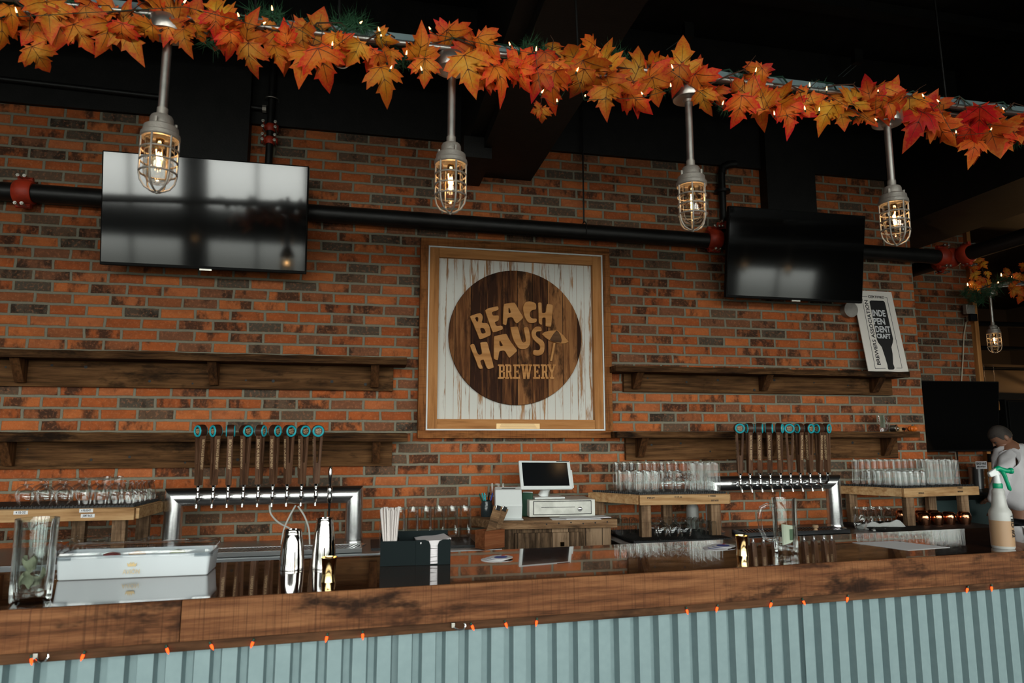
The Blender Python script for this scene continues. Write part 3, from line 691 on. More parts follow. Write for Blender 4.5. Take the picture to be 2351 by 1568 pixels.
# wooden tap handle: face looks along -y, foot at the origin
def make_handle():
    H=.335; th=.0155
    zr=H-.034
    # two legs, a solid foot and the ring head
    m=MB()
    out=[(-.0185,0),(.0185,0),(.0195,.05),(.026,zr-.02),(-.026,zr-.02),(-.0195,.05)]
    inn=[(-.0060,.125),(0,.119),(.0060,.125),(.0125,zr-.03),(-.0125,zr-.03)]
    def side(s): # one leg
        pts=[(s*.0060,.125),(s*.0125,zr-.025),(s*.0275,zr-.025),(s*.0205,.105)]
        m.prism(pts,-th,th,M=STAND)
    side(1); side(-1)
    m.prism([(-.0165,0),(.0165,0),(.0208,.108),(.0062,.126),(.0035,.120),(-.0035,.120),(-.0062,.126),(-.0208,.108)],-th,th,M=STAND)
    t=m.build('tap_handle',HANDLEW,None,.002)
    n=30; rim=[(.036*math.cos(2*PI*k/n),.036*math.sin(2*PI*k/n)) for k in range(n)]
    MB().prism(rim,-.0185,.0185,M=Matrix.Translation((0,0,zr))@STAND).build('head_disc',LEATHER,t,.002)
    for s in (-1,1):
        MB().tube([(.0275*math.cos(2*PI*k/28),s*.0188,zr+.0275*math.sin(2*PI*k/28)) for k in range(28)],.0058,8,True,True).build('teal_ring',TEAL,t)
        q=MB(); Mx=Matrix.Translation((0,s*.0188,zr))@(Matrix.Rotation(PI,4,'Z') if s>0 else Matrix())
        text(q,'BEACH',.0135,Mx@Matrix.Translation((0,0,.008))@Matrix.Rotation(R(-10),4,'Y'),.0006,.0004,.030)
        text(q,'HAUS',.0145,Mx@Matrix.Translation((0,0,-.0045))@Matrix.Rotation(R(-8),4,'Y'),.0006,.0004,.029)
        text(q,'BREWERY',.006,Mx@Matrix.Translation((.004,0,-.0145)),.0006,.0001,.022)
        q.build('logo_lettering',TAN,t)
        e=MB(); lean=math.atan2(.0255-.0165,zr-.025)
        Me=Matrix.Translation((s*.0236,0,.172))@Matrix.Rotation(s*lean*1.35,4,'Y')@Matrix.Rotation(s*PI/2,4,'Z')@Matrix.Rotation(PI/2,4,'Y')
        text(e,'BEACH HAUS BREWERY',.021,Me,.0008,.0004,.168); e.build('edge_lettering',TAN,t)
    MB().lathe([(.009,-.014),(.011,-.010),(.011,-.004),(.014,0),(.014,.002)],14).build('ferrule',CHROME,t)
    return t
HANDLE=make_handle(); used=[False]
def handle(par,x,y,z,a,lean,label):
    if not used[0]: o=HANDLE; used[0]=True
    else: o=dup(HANDLE,(0,0,0))
    o.parent=par; o.location=Vector((x,y,z))-par.location; o['label']=label; o.rotation_mode='ZYX'; o.rotation_euler=(R(lean),0,R(a))
LY,LZC=-.32,1.203
tl,lcx,lz=tower('polished steel left tap tower with nine wooden handles',-1.05,-.052,LY,LZC)
ordw=['first','second','third','fourth','fifth','sixth','seventh','eighth','ninth','tenth']
lx=[455,490,524,559,593,626,659,692,725]; la=[-44,-49,-82,44,72,60,40,38,11]
look={0:'its teal ring turned left',1:'its teal ring turned half left',2:'turned edge-on',3:'its teal ring turned half right',4:'turned nearly edge-on'}
ld=['teal ring turned left, leftmost of the nine','teal ring turned left, second from the left','turned edge-on so its side lettering faces out','teal ring turned right, fourth from the left','side lettering out and a sliver of teal ring, fifth from the left','teal ring turned right, sixth from the left','teal ring turned slightly right, seventh from the left','teal ring turned slightly right, eighth from the left','facing straight out, round logo visible, next to chrome tap']
for i,(px,a) in enumerate(zip(lx,la)):
    w=WY(px,1138,LY-.09); faucet(tl,w.x-lcx,lz,.050)
    handle(tl,w.x,LY-.102,LZC+.072,a,4 if i<3 else 2,'wooden tap handle, '+ld[i])
# plain chrome tap at the right end
w=WY(757,1140,LY-.09); x=w.x-lcx
MB().cyl((x,-.046,lz),(x,-.085,lz),.010,12).build('shank',CHROME,tl)
MB().lathe([(.010,-.04),(.014,-.03),(.016,.0),(.013,.02),(.017,.035),(.013,.05),(.008,.06)],14,M=Matrix.Translation((x,-.10,lz))).build('faucet_body',CHROME,tl)
MB().tube([(x,-.10,lz+.055),(x,-.102,lz+.085),(x,-.106,lz+.12),(x,-.108,lz+.155),(x,-.108,lz+.172)],[.008,.010,.013,.011,.004],12).build('chrome_lever',CHROME,tl)
MB().cyl((x,-.10,lz-.04),(x,-.10,lz-.115),.007,10,.005).build('black_spout',BLACKP,tl)
# hoses hanging under the tower
def hose(pts,label):
    P=[WY(a,b,y) for a,b,y in pts]; Q=[]
    for i in range(len(P)-1):
        p0,p1,p2,p3=P[max(i-1,0)],P[i],P[i+1],P[min(i+2,len(P)-1)]
        for k in range(6):
            u=k/6; Q.append(.5*((2*p1)+(p2-p0)*u+(2*p0-5*p1+4*p2-p3)*u*u+(3*p1-p0-3*p2+p3)*u**3))
    Q.append(P[-1]); c=P[0].copy()
    o=MB().tube([q-c for q in Q],.0055,8).build('beer_hose',HOSE,None,loc=c); return tag(o,label,'hose')
hose([(619,1160,-.30),(622,1180,-.31),(640,1200,-.32),(665,1213,-.33),(680,1226,-.34)],'grey hose curling down under the left tap tower, leftmost')
hose([(679,1160,-.30),(665,1185,-.31),(652,1215,-.33),(646,1250,-.35)],'grey hose under the left tap tower curving down behind the shorter shaker')
hose([(684,1162,-.30),(699,1185,-.31),(709,1215,-.33),(711,1250,-.35)],'grey hose under the left tap tower bowing right beside the taller shaker')

RY,RZC=-.25,1.226
tr,rcx,rz=tower('polished steel right tap tower with ten wooden handles',2.315,3.245,RY,RZC)
rx=[1698,1720.5,1744,1767,1790.5,1813.5,1836,1858.5,1881,1899]; ra=[-20,-97,54,52,43,-32,-84,16,-82,29]
rdn=['round logo facing out, leftmost of the ten','teal ring turned far left, second from the left','edge-on lettering, third from the left','edge-on lettering, fourth from the left','edge-on with a teal sliver at right, fifth from the left','round logo facing out, sixth from the left','teal ring turned left, seventh from the left','teal ring turned right, eighth from the left','teal ring turned left, ninth from the left','turned right, last beside the rack of glasses']
for i,(px,a) in enumerate(zip(rx,ra)):
    w=WY(px,1110,RY-.09); 
    if i<9: faucet(tr,w.x-rcx,rz,.050)
    else: MB().tube([(w.x-rcx,-.046,rz),(w.x-rcx,-.08,rz),(w.x-rcx,-.10,rz+.02),(w.x-rcx,-.10,rz+.062)],.010,10).build('faucet_body',CHROME,tr)
    handle(tr,w.x,RY-.102,RZC+.072,a,3,'wooden tap handle, '+rdn[i])

# ------------------------------------------------------------------ wooden glass racks
def rack(label,FL,FR,BR,BL,zt,legs,tags=(),z0=.0165):
    cx=(FL[0]+FR[0])/2; cyy=(FL[1]+BL[1])/2
    q=[(p[0]-cx,p[1]-cyy) for p in (FL,FR,BR,BL)]
    t=thing('glass_rack',label,'rack',(cx,cyy,CZ)); z=zt-CZ
    def lerp(a,b,u): return (a[0]+(b[0]-a[0])*u,a[1]+(b[1]-a[1])*u)
    for k in range(6):  # slats left to right
        a0,a1=k/6+.012,(k+1)/6-.012
        MB().prism([lerp(q[0],q[3],a0),lerp(q[1],q[2],a0),lerp(q[1],q[2],a1),lerp(q[0],q[3],a1)],z-.018,z).build('slat',PINE,t,.002)
    def board(a,b,th,z0,z1,nm,mat):
        d=Vector((b[0]-a[0],b[1]-a[1])); n=Vector((d.y,-d.x)).normalized()*th
        MB().prism([a,b,(b[0]+n.x,b[1]+n.y),(a[0]+n.x,a[1]+n.y)],z0,z1).build(nm,mat,t,.002)
    board(q[0],q[1],.02,z-.062,z-.001,'front_board',PINE)
    board(q[3],q[0],.018,z-.058,z-.004,'end_board',PINE)
    board(q[1],q[2],.018,z-.058,z-.004,'end_board',PINE)
    m0=[lerp(lerp(q[0],q[1],u),lerp(q[3],q[2],u),v) for u,v in ((.02,.03),(.98,.03),(.98,.97),(.02,.97))]
    for lx_,ly_ in legs:
        MB().box(lx_-cx-.033,lx_-cx+.033,ly_-cyy-.022,ly_-cyy+.022,z0,z-.0585).build('leg',PINELEG,t,.003)
    for s,u,zz,mat in tags:
        a=lerp(q[0],q[1],u); ang=math.atan2(q[1][1]-q[0][1],q[1][0]-q[0][0])
        M0=Matrix.Translation((a[0],a[1]-.0215,z+zz))@Matrix.Rotation(ang,4,'Z')
        if mat=='tape':
            o=MB().box(-.032,.032,0,.001,-.009,.009,M=M0).build('tape_label',PAPER,t)
        m=MB(); text(m,s,.014,M0@Matrix.Translation((0,-.0008,0)),.0003,.0003,.045 if mat=='tape' else .05); m.build('label_lettering',INK,t)
    mt=MB().prism(m0,0,.010)
    # nubs along the mat's edge
    n=46
    for i in range(n+1):
        a=lerp(m0[0],m0[1],i/n); mt.box(a[0]-.003,a[0]+.003,a[1]-.004,a[1]+.004,.001,.014)
    for i in range(24):
        a=lerp(m0[3],m0[0],i/24) if FL[0]>0 else lerp(m0[1],m0[2],i/24); mt.box(a[0]-.004,a[0]+.004,a[1]-.003,a[1]+.003,.001,.014)
    o=mt.build('bar_mat',RUBBER,None,loc=(cx,cyy,zt)); tag(o,'black rubber mat on top of the '+label.split(',')[0],'bar mat','mats on the glass racks')
    return t
ZR=1.183
rack('pine glass rack at the far left, two paper labels on its edge',(-2.05,-.64),(-1.15,-.655),(-1.12,-.29),(-2.02,-.29),ZR,((-1.235,-.60),(-1.20,-.33),(-1.98,-.6),(-1.52,-.33)),(('4 1/2 OZ',.42,-.014,'tape'),('4 FLIGHT',.75,-.010,'tape'),('JOINT RACK',.76,-.036,'tape')),0)
rack('pine glass rack beside the register, pint glasses on top',(1.68,-.50),(2.275,-.525),(2.262,-.20),(1.455,-.21),ZR,((1.735,-.46),(2.205,-.47),(2.0,-.20),(1.51,-.23)),(('PINT',.12,-.018,'ink'),('4 1/2 oz',.42,-.014,'ink'),('5 WEISS',.80,-.012,'ink'),('SORT RACKS',.83,-.04,'ink')))
rack('pine glass rack at the counter end, copper mugs below',(3.70,-.37),(4.40,-.30),(4.28,-.03),(3.46,-.05),ZR,((3.78,-.33),(4.31,-.26),(4.22,-.06),(3.52,-.08)),(('SORT RACKS',.22,-.036,'ink'),('SORT RACKS',.74,-.034,'ink'),('4 FLIGHT',.74,-.008,'ink')))

# ------------------------------------------------------------------ glassware prototypes (rim at z = 0: they stand upside down)
def gl(name,prof,n=20,cap=True):
    m=MB().lathe(prof,n)
    if cap: m.lathe([(prof[-1][0],prof[-1][1]),(.002,prof[-1][1]-.002)],n)
    return m.build(name,GLASS)
def P_pint(h,r0,r1): return [(r0,0),(r0*.985,h*.25),(r1+(r0-r1)*.4,h*.6),(r1*1.02,h*.9),(r1,h-.004),(r1-.004,h)]
def mk(name,label,cat,parts):
    t=thing(name,label,cat)
    for nm,o in parts: o.name=nm; o.parent=t
    return t
def snif(k=1.0):
    t=thing('snifter_glass','','glass')
    MB().lathe([(.027*k,0),(.034*k,.018*k),(.0415*k,.045*k),(.040*k,.062*k),(.028*k,.080*k),(.010*k,.089*k),(.006*k,.094*k)],22).build('bowl',GLASS,t)
    MB().lathe([(.006*k,.094*k),(.0055*k,.104*k),(.007*k,.110*k),(.0335*k,.117*k),(.0335*k,.1195*k),(.004,.1205*k)],22).build('foot',GLASS,t)
    return t
def tulip():
    t=thing('tulip_glass','','glass')
    MB().lathe([(.0285,0),(.0305,.016),(.0295,.04),(.0245,.068),(.0185,.086),(.0155,.092)],20).build('bowl',GLASS,t)
    MB().lathe([(.0155,.092),(.019,.098),(.0225,.103),(.0225,.106),(.004,.107)],20).build('foot',GLASS,t)
    return t
def simple(name,prof):
    t=thing(name,'','glass'); MB().lathe(prof,20).build('wall',GLASS,t); r,h=prof[-1]
    MB().lathe([(r,h),(r*.96,h-.012),(.003,h-.014)],20).build('thick_base',GLASS,t); return t
def mugproto(nm='glass_mug',kr=.8,kh=1.42):
    t=thing(nm,'','glass')
    N=32; pr=[(r*kr,z*kh) for r,z in [(.041,0),(.042,.02),(.0435,.04),(.0435,.10),(.041,.125),(.043,.138),(.040,.145)]]
    v=[];f=[]
    for r,z in pr:
        for k in range(N):
            a=2*PI*k/N; q=r*(1+.035*math.cos(8*a)*(1 if .02<z/kh<.12 else .2)); v.append((q*math.cos(a),q*math.sin(a),z))
    for j in range(len(pr)-1):
        for k in range(N): f.append((j*N+k,j*N+(k+1)%N,(j+1)*N+(k+1)%N,(j+1)*N+k))
    MB().add(v,f,True).build('wall',GLASS,t)
    MB().lathe([(.040*kr,.145*kh),(.036*kr,.130*kh),(.003,.128*kh)],20).build('thick_base',GLASS,t)
    MB().tube([(x*kr,0,z*kh) for x,z in ((.042,.03),(.062,.028),(.074,.045),(.074,.095),(.062,.112),(.042,.112))],[.006]*6,8).build('handle',GLASS,t)
    return t
def copper():
    t=thing('copper_mug','','mug')
    MB().lathe([(.036,0),(.040,.015),(.046,.04),(.046,.06),(.041,.078),(.030,.087),(.003,.088)],24).build('body',COPPER,t)
    MB().tube([(.043,0,.02),(.062,0,.018),(.068,0,.035),(.066,0,.055),(.046,0,.062)],[.0045]*5,8).build('handle',COPPER,t)
    return t
PROTO=dict(snifter=snif(.9),bigsnifter=snif(1.05),tulip=tulip(),pint=simple('pint_glass',P_pint(.128,.0265,.0235)),tall=simple('pilsner_glass',P_pint(.178,.0255,.0225)),
   short=simple('tumbler_glass',P_pint(.100,.0245,.0215)),mug=mugproto(),smug=mugproto('handled_taster',.60,.80),copper=copper(),taster=simple('tasting_glass',P_pint(.094,.0175,.0155)))
firstuse=set()
def put(kind,x,y,z,label,group,rz=None):
    p=PROTO[kind]; rz=random.uniform(0,6.28) if rz is None else rz
    if kind not in firstuse:
        firstuse.add(kind); p.location=(x,y,z); p.rotation_euler=(0,0,rz); p['label']=label; p['group']=group; return p
    return dup(p,(x,y,z),rz,label,group)
def grid(kind,x0,y0,nx,ny,dx,dy,z,label,group,shift=0,jit=.004,rz=None):
    for j in range(ny):
        for i in range(nx):
            put(kind,x0+i*dx+j*shift+random.uniform(-jit,jit),y0+j*dy+random.uniform(-jit,jit),z,label,group,rz)
ZM=ZR+.0145
# left rack, on top
grid('snifter',-1.68,-.60,3,1,.083,.1,ZM,'stemmed snifter upside down in the front row of the far left rack','snifters in the front row of the left rack')
grid('bigsnifter',-1.73,-.505,5,1,.092,.09,ZM,'large stemmed snifter upside down in the middle row of the far left rack','large snifters in the middle of the left rack')
grid('bigsnifter',-1.70,-.405,5,1,.092,.09,ZM,'large stemmed snifter upside down in the back row of the far left rack','large snifters at the back of the left rack')
grid('tulip',-1.405,-.612,4,1,.068,.07,ZM,'clear tulip glass upside down in the front row of the far left rack','front tulip glasses on the left rack',jit=.002)
for k in range(4): grid('tulip',-1.255+.006*k,-.545+.067*k,2,1,.066,.07,ZM,'clear tulip glass upside down along the right end of the far left rack','end tulip glasses on the left rack',jit=.001)
grid('pint',-1.40,-.34,2,1,.064,.07,ZM,'tall clear glass upside down in the back right corner of the far left rack','tall glasses at the back of the left rack')
# left rack, below
grid('snifter',-1.62,-.52,4,2,.084,.09,CZ+.003,'stemmed snifter upside down under the far left rack','snifters under the left rack',shift=.02,jit=.002)
for k in range(4): put('pint',-1.29+.012*k,-.52+.062*k,CZ+.003,'clear straight glass upside down under the far left rack, left of its leg','straight glasses under the left rack')
for k in range(6): put('taster',-1.165+.006*k,-.575+.047*k,CZ+.003,'slim clear glass upside down right of the far left rack leg','slim glasses right of the leg')
# mugs between the left tap tower and the register
m=MB().box(.05,.66,-.52,-.18,CZ+.0005,CZ+.012); tag(m.build('bar_mat',RUBBER),'ribbed black rubber bar mat under the row of handled mugs','bar mat','mats on the counter')
m=MB().box(1.60,2.25,-.60,-.10,CZ+.0005,CZ+.012)
for k in range(60): m.box(1.605+k*.0108,1.609+k*.0108,-.595,-.105,CZ+.012,CZ+.016)
tag(m.build('bar_mat',RUBBER),'ribbed black rubber bar mat under the rack beside the register','bar mat','mats on the counter')
m=MB().box(3.42,4.38,-.60,-.05,CZ+.0005,CZ+.012)
for k in range(80): m.box(3.425+k*.0118,3.43+k*.0118,-.595,-.055,CZ+.012,CZ+.016)
tag(m.build('bar_mat',RUBBER),'ribbed black rubber bar mat under the copper mugs','bar mat','mats on the counter')
for k in range(7): put('mug',.13+k*.0785,-.44,CZ+.013,'tall handled mug upside down in the front row left of the menu box','tall mugs by the register',PI/2-.5)
for k in range(7): put('mug',.14+k*.0785,-.325,CZ+.013,'tall handled mug upside down in the back row by the brick wall','tall mugs in the row behind',PI/2-.5)
# middle rack, on top
def rows(kind,spec,z,label,group,**kw):
    for (x0,y0,n,dx) in spec: grid(kind,x0,y0,n,1,dx,0,z,label,group,jit=.0012,**kw)
rows('pint',((1.70,-.475,3,.056),(1.655,-.418,4,.056),(1.612,-.361,5,.056)),ZM,'straight pint glass upside down at the left of the rack beside the register','pints on the middle rack')
rows('bigsnifter',((1.895,-.462,2,.091),),ZM,'round snifter upside down at the front of the rack beside the register','snifters on the middle rack')
rows('tall',((2.065,-.480,4,.053),(2.075,-.424,4,.053),(2.085,-.368,4,.053)),ZM,'tall slim pilsner glass upside down at the right of the rack beside the register','pilsner glasses on the middle rack')
rows('tall',((1.62,-.275,12,.053),),ZM,'tall slim pilsner glass upside down in the back row of the rack beside the register','back pilsner glasses on the middle rack')
rows('pint',((1.90,-.37,3,.056),),ZM,'straight pint glass upside down in the middle of the rack beside the register','inner pints on the middle rack')
# middle rack, below
rows('short',((1.60,-.36,3,.052),(1.56,-.29,4,.052)),CZ+.0165,'short tumbler upside down left of the front leg beside the register','tumblers under the middle rack')
rows('snifter',((1.83,-.49,3,.083),(1.80,-.40,3,.083)),CZ+.0165,'stemmed snifter upside down under the rack beside the register','snifters under the middle rack')
rows('taster',((2.09,-.53,3,.038),(2.08,-.485,3,.038),(2.07,-.44,3,.038),(2.06,-.395,3,.038),(2.05,-.35,4,.038),(2.04,-.305,5,.038),(1.84,-.26,6,.038)),CZ+.0165,'small slim tasting glass upside down under the rack beside the register','tasting glasses under the middle rack')
# right rack, on top
rows('short',((3.715,-.335,5,.050),(3.675,-.283,6,.050),(3.635,-.231,7,.050),(3.595,-.179,8,.050)),ZM,'short tumbler upside down at the left of the rack at the counter end','tumblers on the right rack')
rows('tall',((3.54,-.118,13,.053),),ZM,'tall slim glass upside down in the back row of the rack at the counter end','back tall glasses on the right rack')
rows('tall',((4.02,-.300,5,.053),(4.04,-.245,5,.053),(4.05,-.190,5,.053)),ZM,'tall slim glass upside down at the right of the rack at the counter end','tall glasses on the right rack')
# right rack, below
rows('smug',((3.49,-.24,4,.066),(3.50,-.15,4,.066)),CZ+.0165,'small handled glass upside down under the rack at the counter end','handled glasses under the right rack',rz=PI/2-.5)
rows('smug',((3.50,-.19,4,.066),),CZ+.0165+.118,'small handled glass stacked on top under the rack at the counter end','upper handled glasses under the right rack',rz=PI/2-.5) if False else None
put('copper',3.865,-.17,CZ+.0165,'copper mug upside down left of the rack leg at the counter end','copper mugs',1.2)
for i,(x,y) in enumerate(((3.90,-.33),(4.005,-.335),(4.11,-.33),(4.09,-.215),(3.985,-.215))):
    put('copper',x,y,CZ+.0165,['copper mug upside down just right of the rack front leg','copper mug upside down in the front cluster, second from the rack leg','copper mug upside down in the front cluster, third from the rack leg','copper mug in the back of the cluster under the right rack, right one','copper mug in the back of the cluster under the right rack, left one'][i],'copper mugs',2.4)
put('copper',4.225,-.345,CZ+.0165,'copper mug upside down alone beside the right rack outer leg','copper mugs',2.4)
# loose things on the counter
w=WY(1595,1190,-.16)
t=thing('plastic_bottle','translucent white plastic bottle standing behind the middle rack','bottle',(w.x,-.13,CZ))
MB().lathe([(.040,0),(.042,.01),(.042,.15),(.038,.165),(.028,.175),(.028,.19)],24,cap0=True).build('body',HDPE,t)
MB().lathe([(.032,.187),(.032,.215),(.028,.222)],20,cap1=True).build('cap',HDPE,t)
w=WZ(1873,1227,CZ); o=thing('cork','cork stopper standing on the counter behind the tall beer mug','cork',(w.x,w.y,CZ))
MB().lathe([(.016,0),(.017,.004),(.016,.026),(.012,.034),(.013,.04)],16,cap0=True).build('plug',CORK,o); MB().lathe([(.013,.04),(.019,.044),(.020,.056),(.016,.062)],16,cap1=True).build('head',CORK,o)
w=WZ(1976,1217,CZ)
t=thing('stemless_glass','clear stemless wine glass upright on the counter beside the white towel','glass',(w.x,w.y,CZ))
MB().lathe([(.024,.001),(.036,.02),(.042,.045),(.039,.08),(.033,.105)],22,cap0=True).build('bowl',GLASS,t)
m=MB(); a=WZ(2032,1215,CZ); nx,ny=26,14; v=[];f=[]
for j in range(ny):
    for i in range(nx):
        u,w_=i/(nx-1),j/(ny-1); x=(u-.5)*.30+.02*math.sin(5*w_); y=(w_-.5)*.17+.012*math.sin(6*u)
        roll=.040*math.exp(-((w_-.72)/.16)**2)*(.6+.6*u); z=.006+.007*math.sin(11*u+2*w_)*math.sin(7*w_)+roll+.004*math.sin(23*u)
        v.append((x,y,max(z,.004)))
for j in range(ny-1):
    for i in range(nx-1): f.append((j*nx+i,j*nx+i+1,(j+1)*nx+i+1,(j+1)*nx+i))
n0=len(v); v+=[(p[0],p[1],.001) for p in v]; f+=[tuple(n0+q for q in r[::-1]) for r in f]
bd=[i for i in range(nx)]+[j*nx+nx-1 for j in range(1,ny)]+[(ny-1)*nx+i for i in range(nx-2,-1,-1)]+[j*nx for j in range(ny-2,0,-1)]
f+=[(bd[k],n0+bd[k],n0+bd[(k+1)%len(bd)],bd[(k+1)%len(bd)]) for k in range(len(bd))]
o=m.add(v,f,True).build('bar_towel',CLOTH,None,loc=(a.x,a.y,CZ)); o.rotation_euler=(0,0,R(-4)); tag(o,'crumpled white bar towel on the counter before the right rack','towel')

# ------------------------------------------------------------------ register stand and what is on it
ZS=1.045
FL,FR,BR,BL=(.79,-.475),(1.50,-.53),(1.45,-.06),(.675,-.25)
t=thing('plank_cabinet','weathered plank register stand with a small brass catch','cabinet',(1.12,-.3,.60))
loc=lambda p,dx=0,dy=0:(p[0]-1.12+dx,p[1]+.3+dy)
MB().prism([loc(FL,-.02,-.015),loc(FR,.02,-.015),loc(BR),loc(BL,-.02)],ZS-.605-.045,ZS-.60).build('top',CABT,t,.003)
MB().prism([loc(FL,.02,.02),loc(FR,-.01,.02),loc(BR,-.02,-.02),loc((.81,-.10))],0,ZS-.60-.05).build('body',CABW,t,.003)
ang=math.atan2(FR[1]-FL[1],FR[0]-FL[0]); MF=Matrix.Translation((*loc(FL,.02,.02),0))@Matrix.Rotation(ang,4,'Z')
MB().box(.085,.50,-.020,-.001,.01,ZS-.60-.075,M=MF).build('door',CABW,t,.003)
MB().box(.36,.385,-.028,-.02,.29,.315,M=MF).build('brass_catch',GOLD,t,.002)
m=MB()
for k in range(9): x=.05+k*.075; m.cyl(MF@Vector((x,-.037,.422+.004*(k%3))),MF@Vector((x,-.034,.422+.004*(k%3))),.005,8)
m.build('nail_hole',INK,t)['kind']='stuff'
# cash drawer
a,b=WZ(1219,1190,ZS),WZ(1369,1186,ZS); ang=-.05; cw=.42; 
t=thing('cash_drawer','scuffed white cash drawer with a slot and round lock under the tablet','cash drawer',((a.x+b.x)/2-.01,-.40,ZS),ang); w=cw/2
MB().box(-w,w,.0,.26,.006,.108).build('case',DRAWERP,t,.004)
MB().box(-w+.028,w-.028,-.003,0,.022,.098).build('drawer_face',DRAWERP,t,.002)
m=MB().box(-w+.024,w-.024,-.001,.001,.018,.102); m.build('shadow_gap',BLACKP,t)
MB().box(-w+.075,w-.13,-.004,-.002,.062,.065).build('slot',BLACKP,t)
MB().lathe([(.014,0),(.014,.006),(.010,.009),(.003,.009)],18,M=Matrix.Translation((w-.10,-.003,.05))@Matrix.Rotation(PI/2,4,'X')).build('lock',CHROME,t)
for sx in (-w+.03,w-.03): MB().cyl((sx,.03,0),(sx,.03,.007),.012,10).build('rubber_foot',BLACKP,t)
# tablet on its stand
bc=WY(1256,1143,-.26)
t=thing('tablet_register','white tablet point-of-sale register tilted on a slanted stand','tablet',(bc.x,-.26,ZS+.108))
MB().box(-.10,.10,-.075,.07,.0005,.012).build('stand_base',WHITEP,t,.005)
MB().tube([(-.025,.01,.012),(-.012,.0,.05),(.015,-.02,.10)],[.034,.027,.024],16).build('stand_neck',WHITEP,t)
pv=[WY(1182,1060,-.335),WY(1301,1058,-.295),WY(1322,1124,-.345),WY(1204,1122,-.385)]
cen=(pv[0]+pv[1]+pv[2]+pv[3])/4-Vector((bc.x,-.26,ZS+.108))
ex=((pv[1]-pv[0])+(pv[2]-pv[3])).normalized(); ez=((pv[0]-pv[3])+(pv[1]-pv[2])); ez=(ez-ex*ez.dot(ex)).normalized(); ey=ez.cross(ex)
MT=Matrix(((ex.x,ey.x,ez.x,cen.x),(ex.y,ey.y,ez.y,cen.y),(ex.z,ey.z,ez.z,cen.z),(0,0,0,1)))
hw=((pv[1]-pv[0]).length+(pv[2]-pv[3]).length)/4; hh=((pv[0]-pv[3]).length+(pv[1]-pv[2]).length)/4
MB().box(-hw,hw,-.008,.012,-hh,hh,M=MT).build('tablet_frame',WHITEP,t,.007)
MB().box(-hw+.018,hw-.024,-.0095,-.0078,-hh+.022,hh-.014,M=MT).build('screen',TABSCR,t)
MB().box(hw*.45,hw*.95,-.0095,-.0078,hh-.009,hh-.004,M=MT).build('camera_slot',BLACKP,t)
MB().box(hw-.003,hw+.008,-.004,.010,-hh+.01,hh*.35,M=MT).build('card_reader',WHITEP,t,.003)
# receipt printer
c=WZ(1174,1194,ZS); 
t=thing('receipt_printer','white receipt printer with a sloped front beside the register','printer',(c.x-.005,c.y+.075,ZS),R(-8)); w=.082
MB().add([(-w,-.05,.004),(w,-.05,.004),(w,.09,.004),(-w,.09,.004),(-w,-.072,.075),(w,-.072,.075),(w,.09,.165),(-w,.09,.165),(-w,-.078,.085),(w,-.078,.085),(-w,-.03,.175),(w,-.03,.175),(-w,.02,.19),(w,.02,.19)],
 [(3,2,1,0),(0,1,5,4),(4,5,9,8),(8,9,11,10),(10,11,13,12),(12,13,6,7),(2,3,7,6),(1,2,6,13,11,9,5),(0,4,8,10,12,7,3)]).build('casing',WHITEP,t,.006)
MB().box(-w-.006,w+.006,-.09,.095,0,.006).build('base_tray',WHITEP,t,.003)
MB().box(-.04,.045,-.012,-.004,.1775,.185).build('paper_slot',BLACKP,t)
# green folder leaning behind printer
p=WY(1206,1190,-.28); o=thing('green_folder','dark green folder standing upright between the printer and the register','folder',(p.x+.01,-.30,ZS),R(-25))
MB().box(-.035,.035,-.008,.008,.0,.15).build('cover',GREENDK,o,.006); MB().box(-.028,.033,-.006,.006,.003,.1535).build('page_block',PAPER,o)
# papers on the front of the stand
c=WZ(1330,1192,ZS)
for i,(dx,dy,dz,rz,lab) in enumerate(((0,0,.001,-.10,'wooden clipboard of white papers lying on the register stand'),(.07,.015,.005,.12,'loose white sheet overlapping the clipboard on the register stand'))):
    o=MB().box(-.15,.15,-.055,.055,0,.003+.0008*i).build('paper_stack',PAPER,None,loc=(c.x-.02+dx,c.y+.02+dy,ZS+dz),bevel=.0006); o.rotation_euler=(0,0,rz); tag(o,lab.replace('wooden clipboard of white papers','flat stack of white papers'),'paper')
# pen cup and pens
c=WZ(1119,1187,ZS)
t=thing('pen_cup','dark glass pen jar left of the receipt printer','jar',(c.x,c.y+.03,ZS)); MB().lathe([(.036,0),(.038,.01),(.038,.075),(.033,.085),(.034,.10)],20,cap0=True).build('jar',plain('smoked_jar',(.03,.04,.045),.1),t)
pens=(('blue',BLUEP,.016,-.008,.30,-.1),('teal',TEALPEN,-.010,.004,-.25,.05),('green',GREENDK,-.02,-.01,-.38,0),('second teal',TEALPEN,-.004,-.014,-.14,-.12),('black',BLACKP,.008,.012,.12,.1))
for nm,m_,dx,dy,ax,ay in pens:
    o=thing('pen',nm+' pen standing in the pen jar by the printer','pen',(c.x+dx,c.y+.03+dy,ZS+.07),0,'pens in the jar'); o.rotation_euler=(ay,ax,0)
    MB().cyl((0,0,-.02),(0,0,.07),.0045,8).build('barrel',m_,o); MB().cyl((0,0,.045),(0,0,.078),.0055,8,.004).build('cap',m_,o)
# glass mug behind the printer
w=WY(1140,1160,-.19); t=thing('beer_mug','clear empty mug standing behind the printer by the brick wall','mug',(w.x+.005,-.20,ZS),PI)
MB().lathe([(.042,0),(.043,.01),(.042,.08),(.036,.10),(.036,.12),(.042,.15),(.043,.20)],24,cap0=True).build('wall',GLASS,t)
MB().tube([(.040,0,.05),(.072,0,.05),(.085,0,.075),(.085,0,.12),(.072,0,.145),(.042,0,.145)],.008,8).build('handle',GLASS,t)
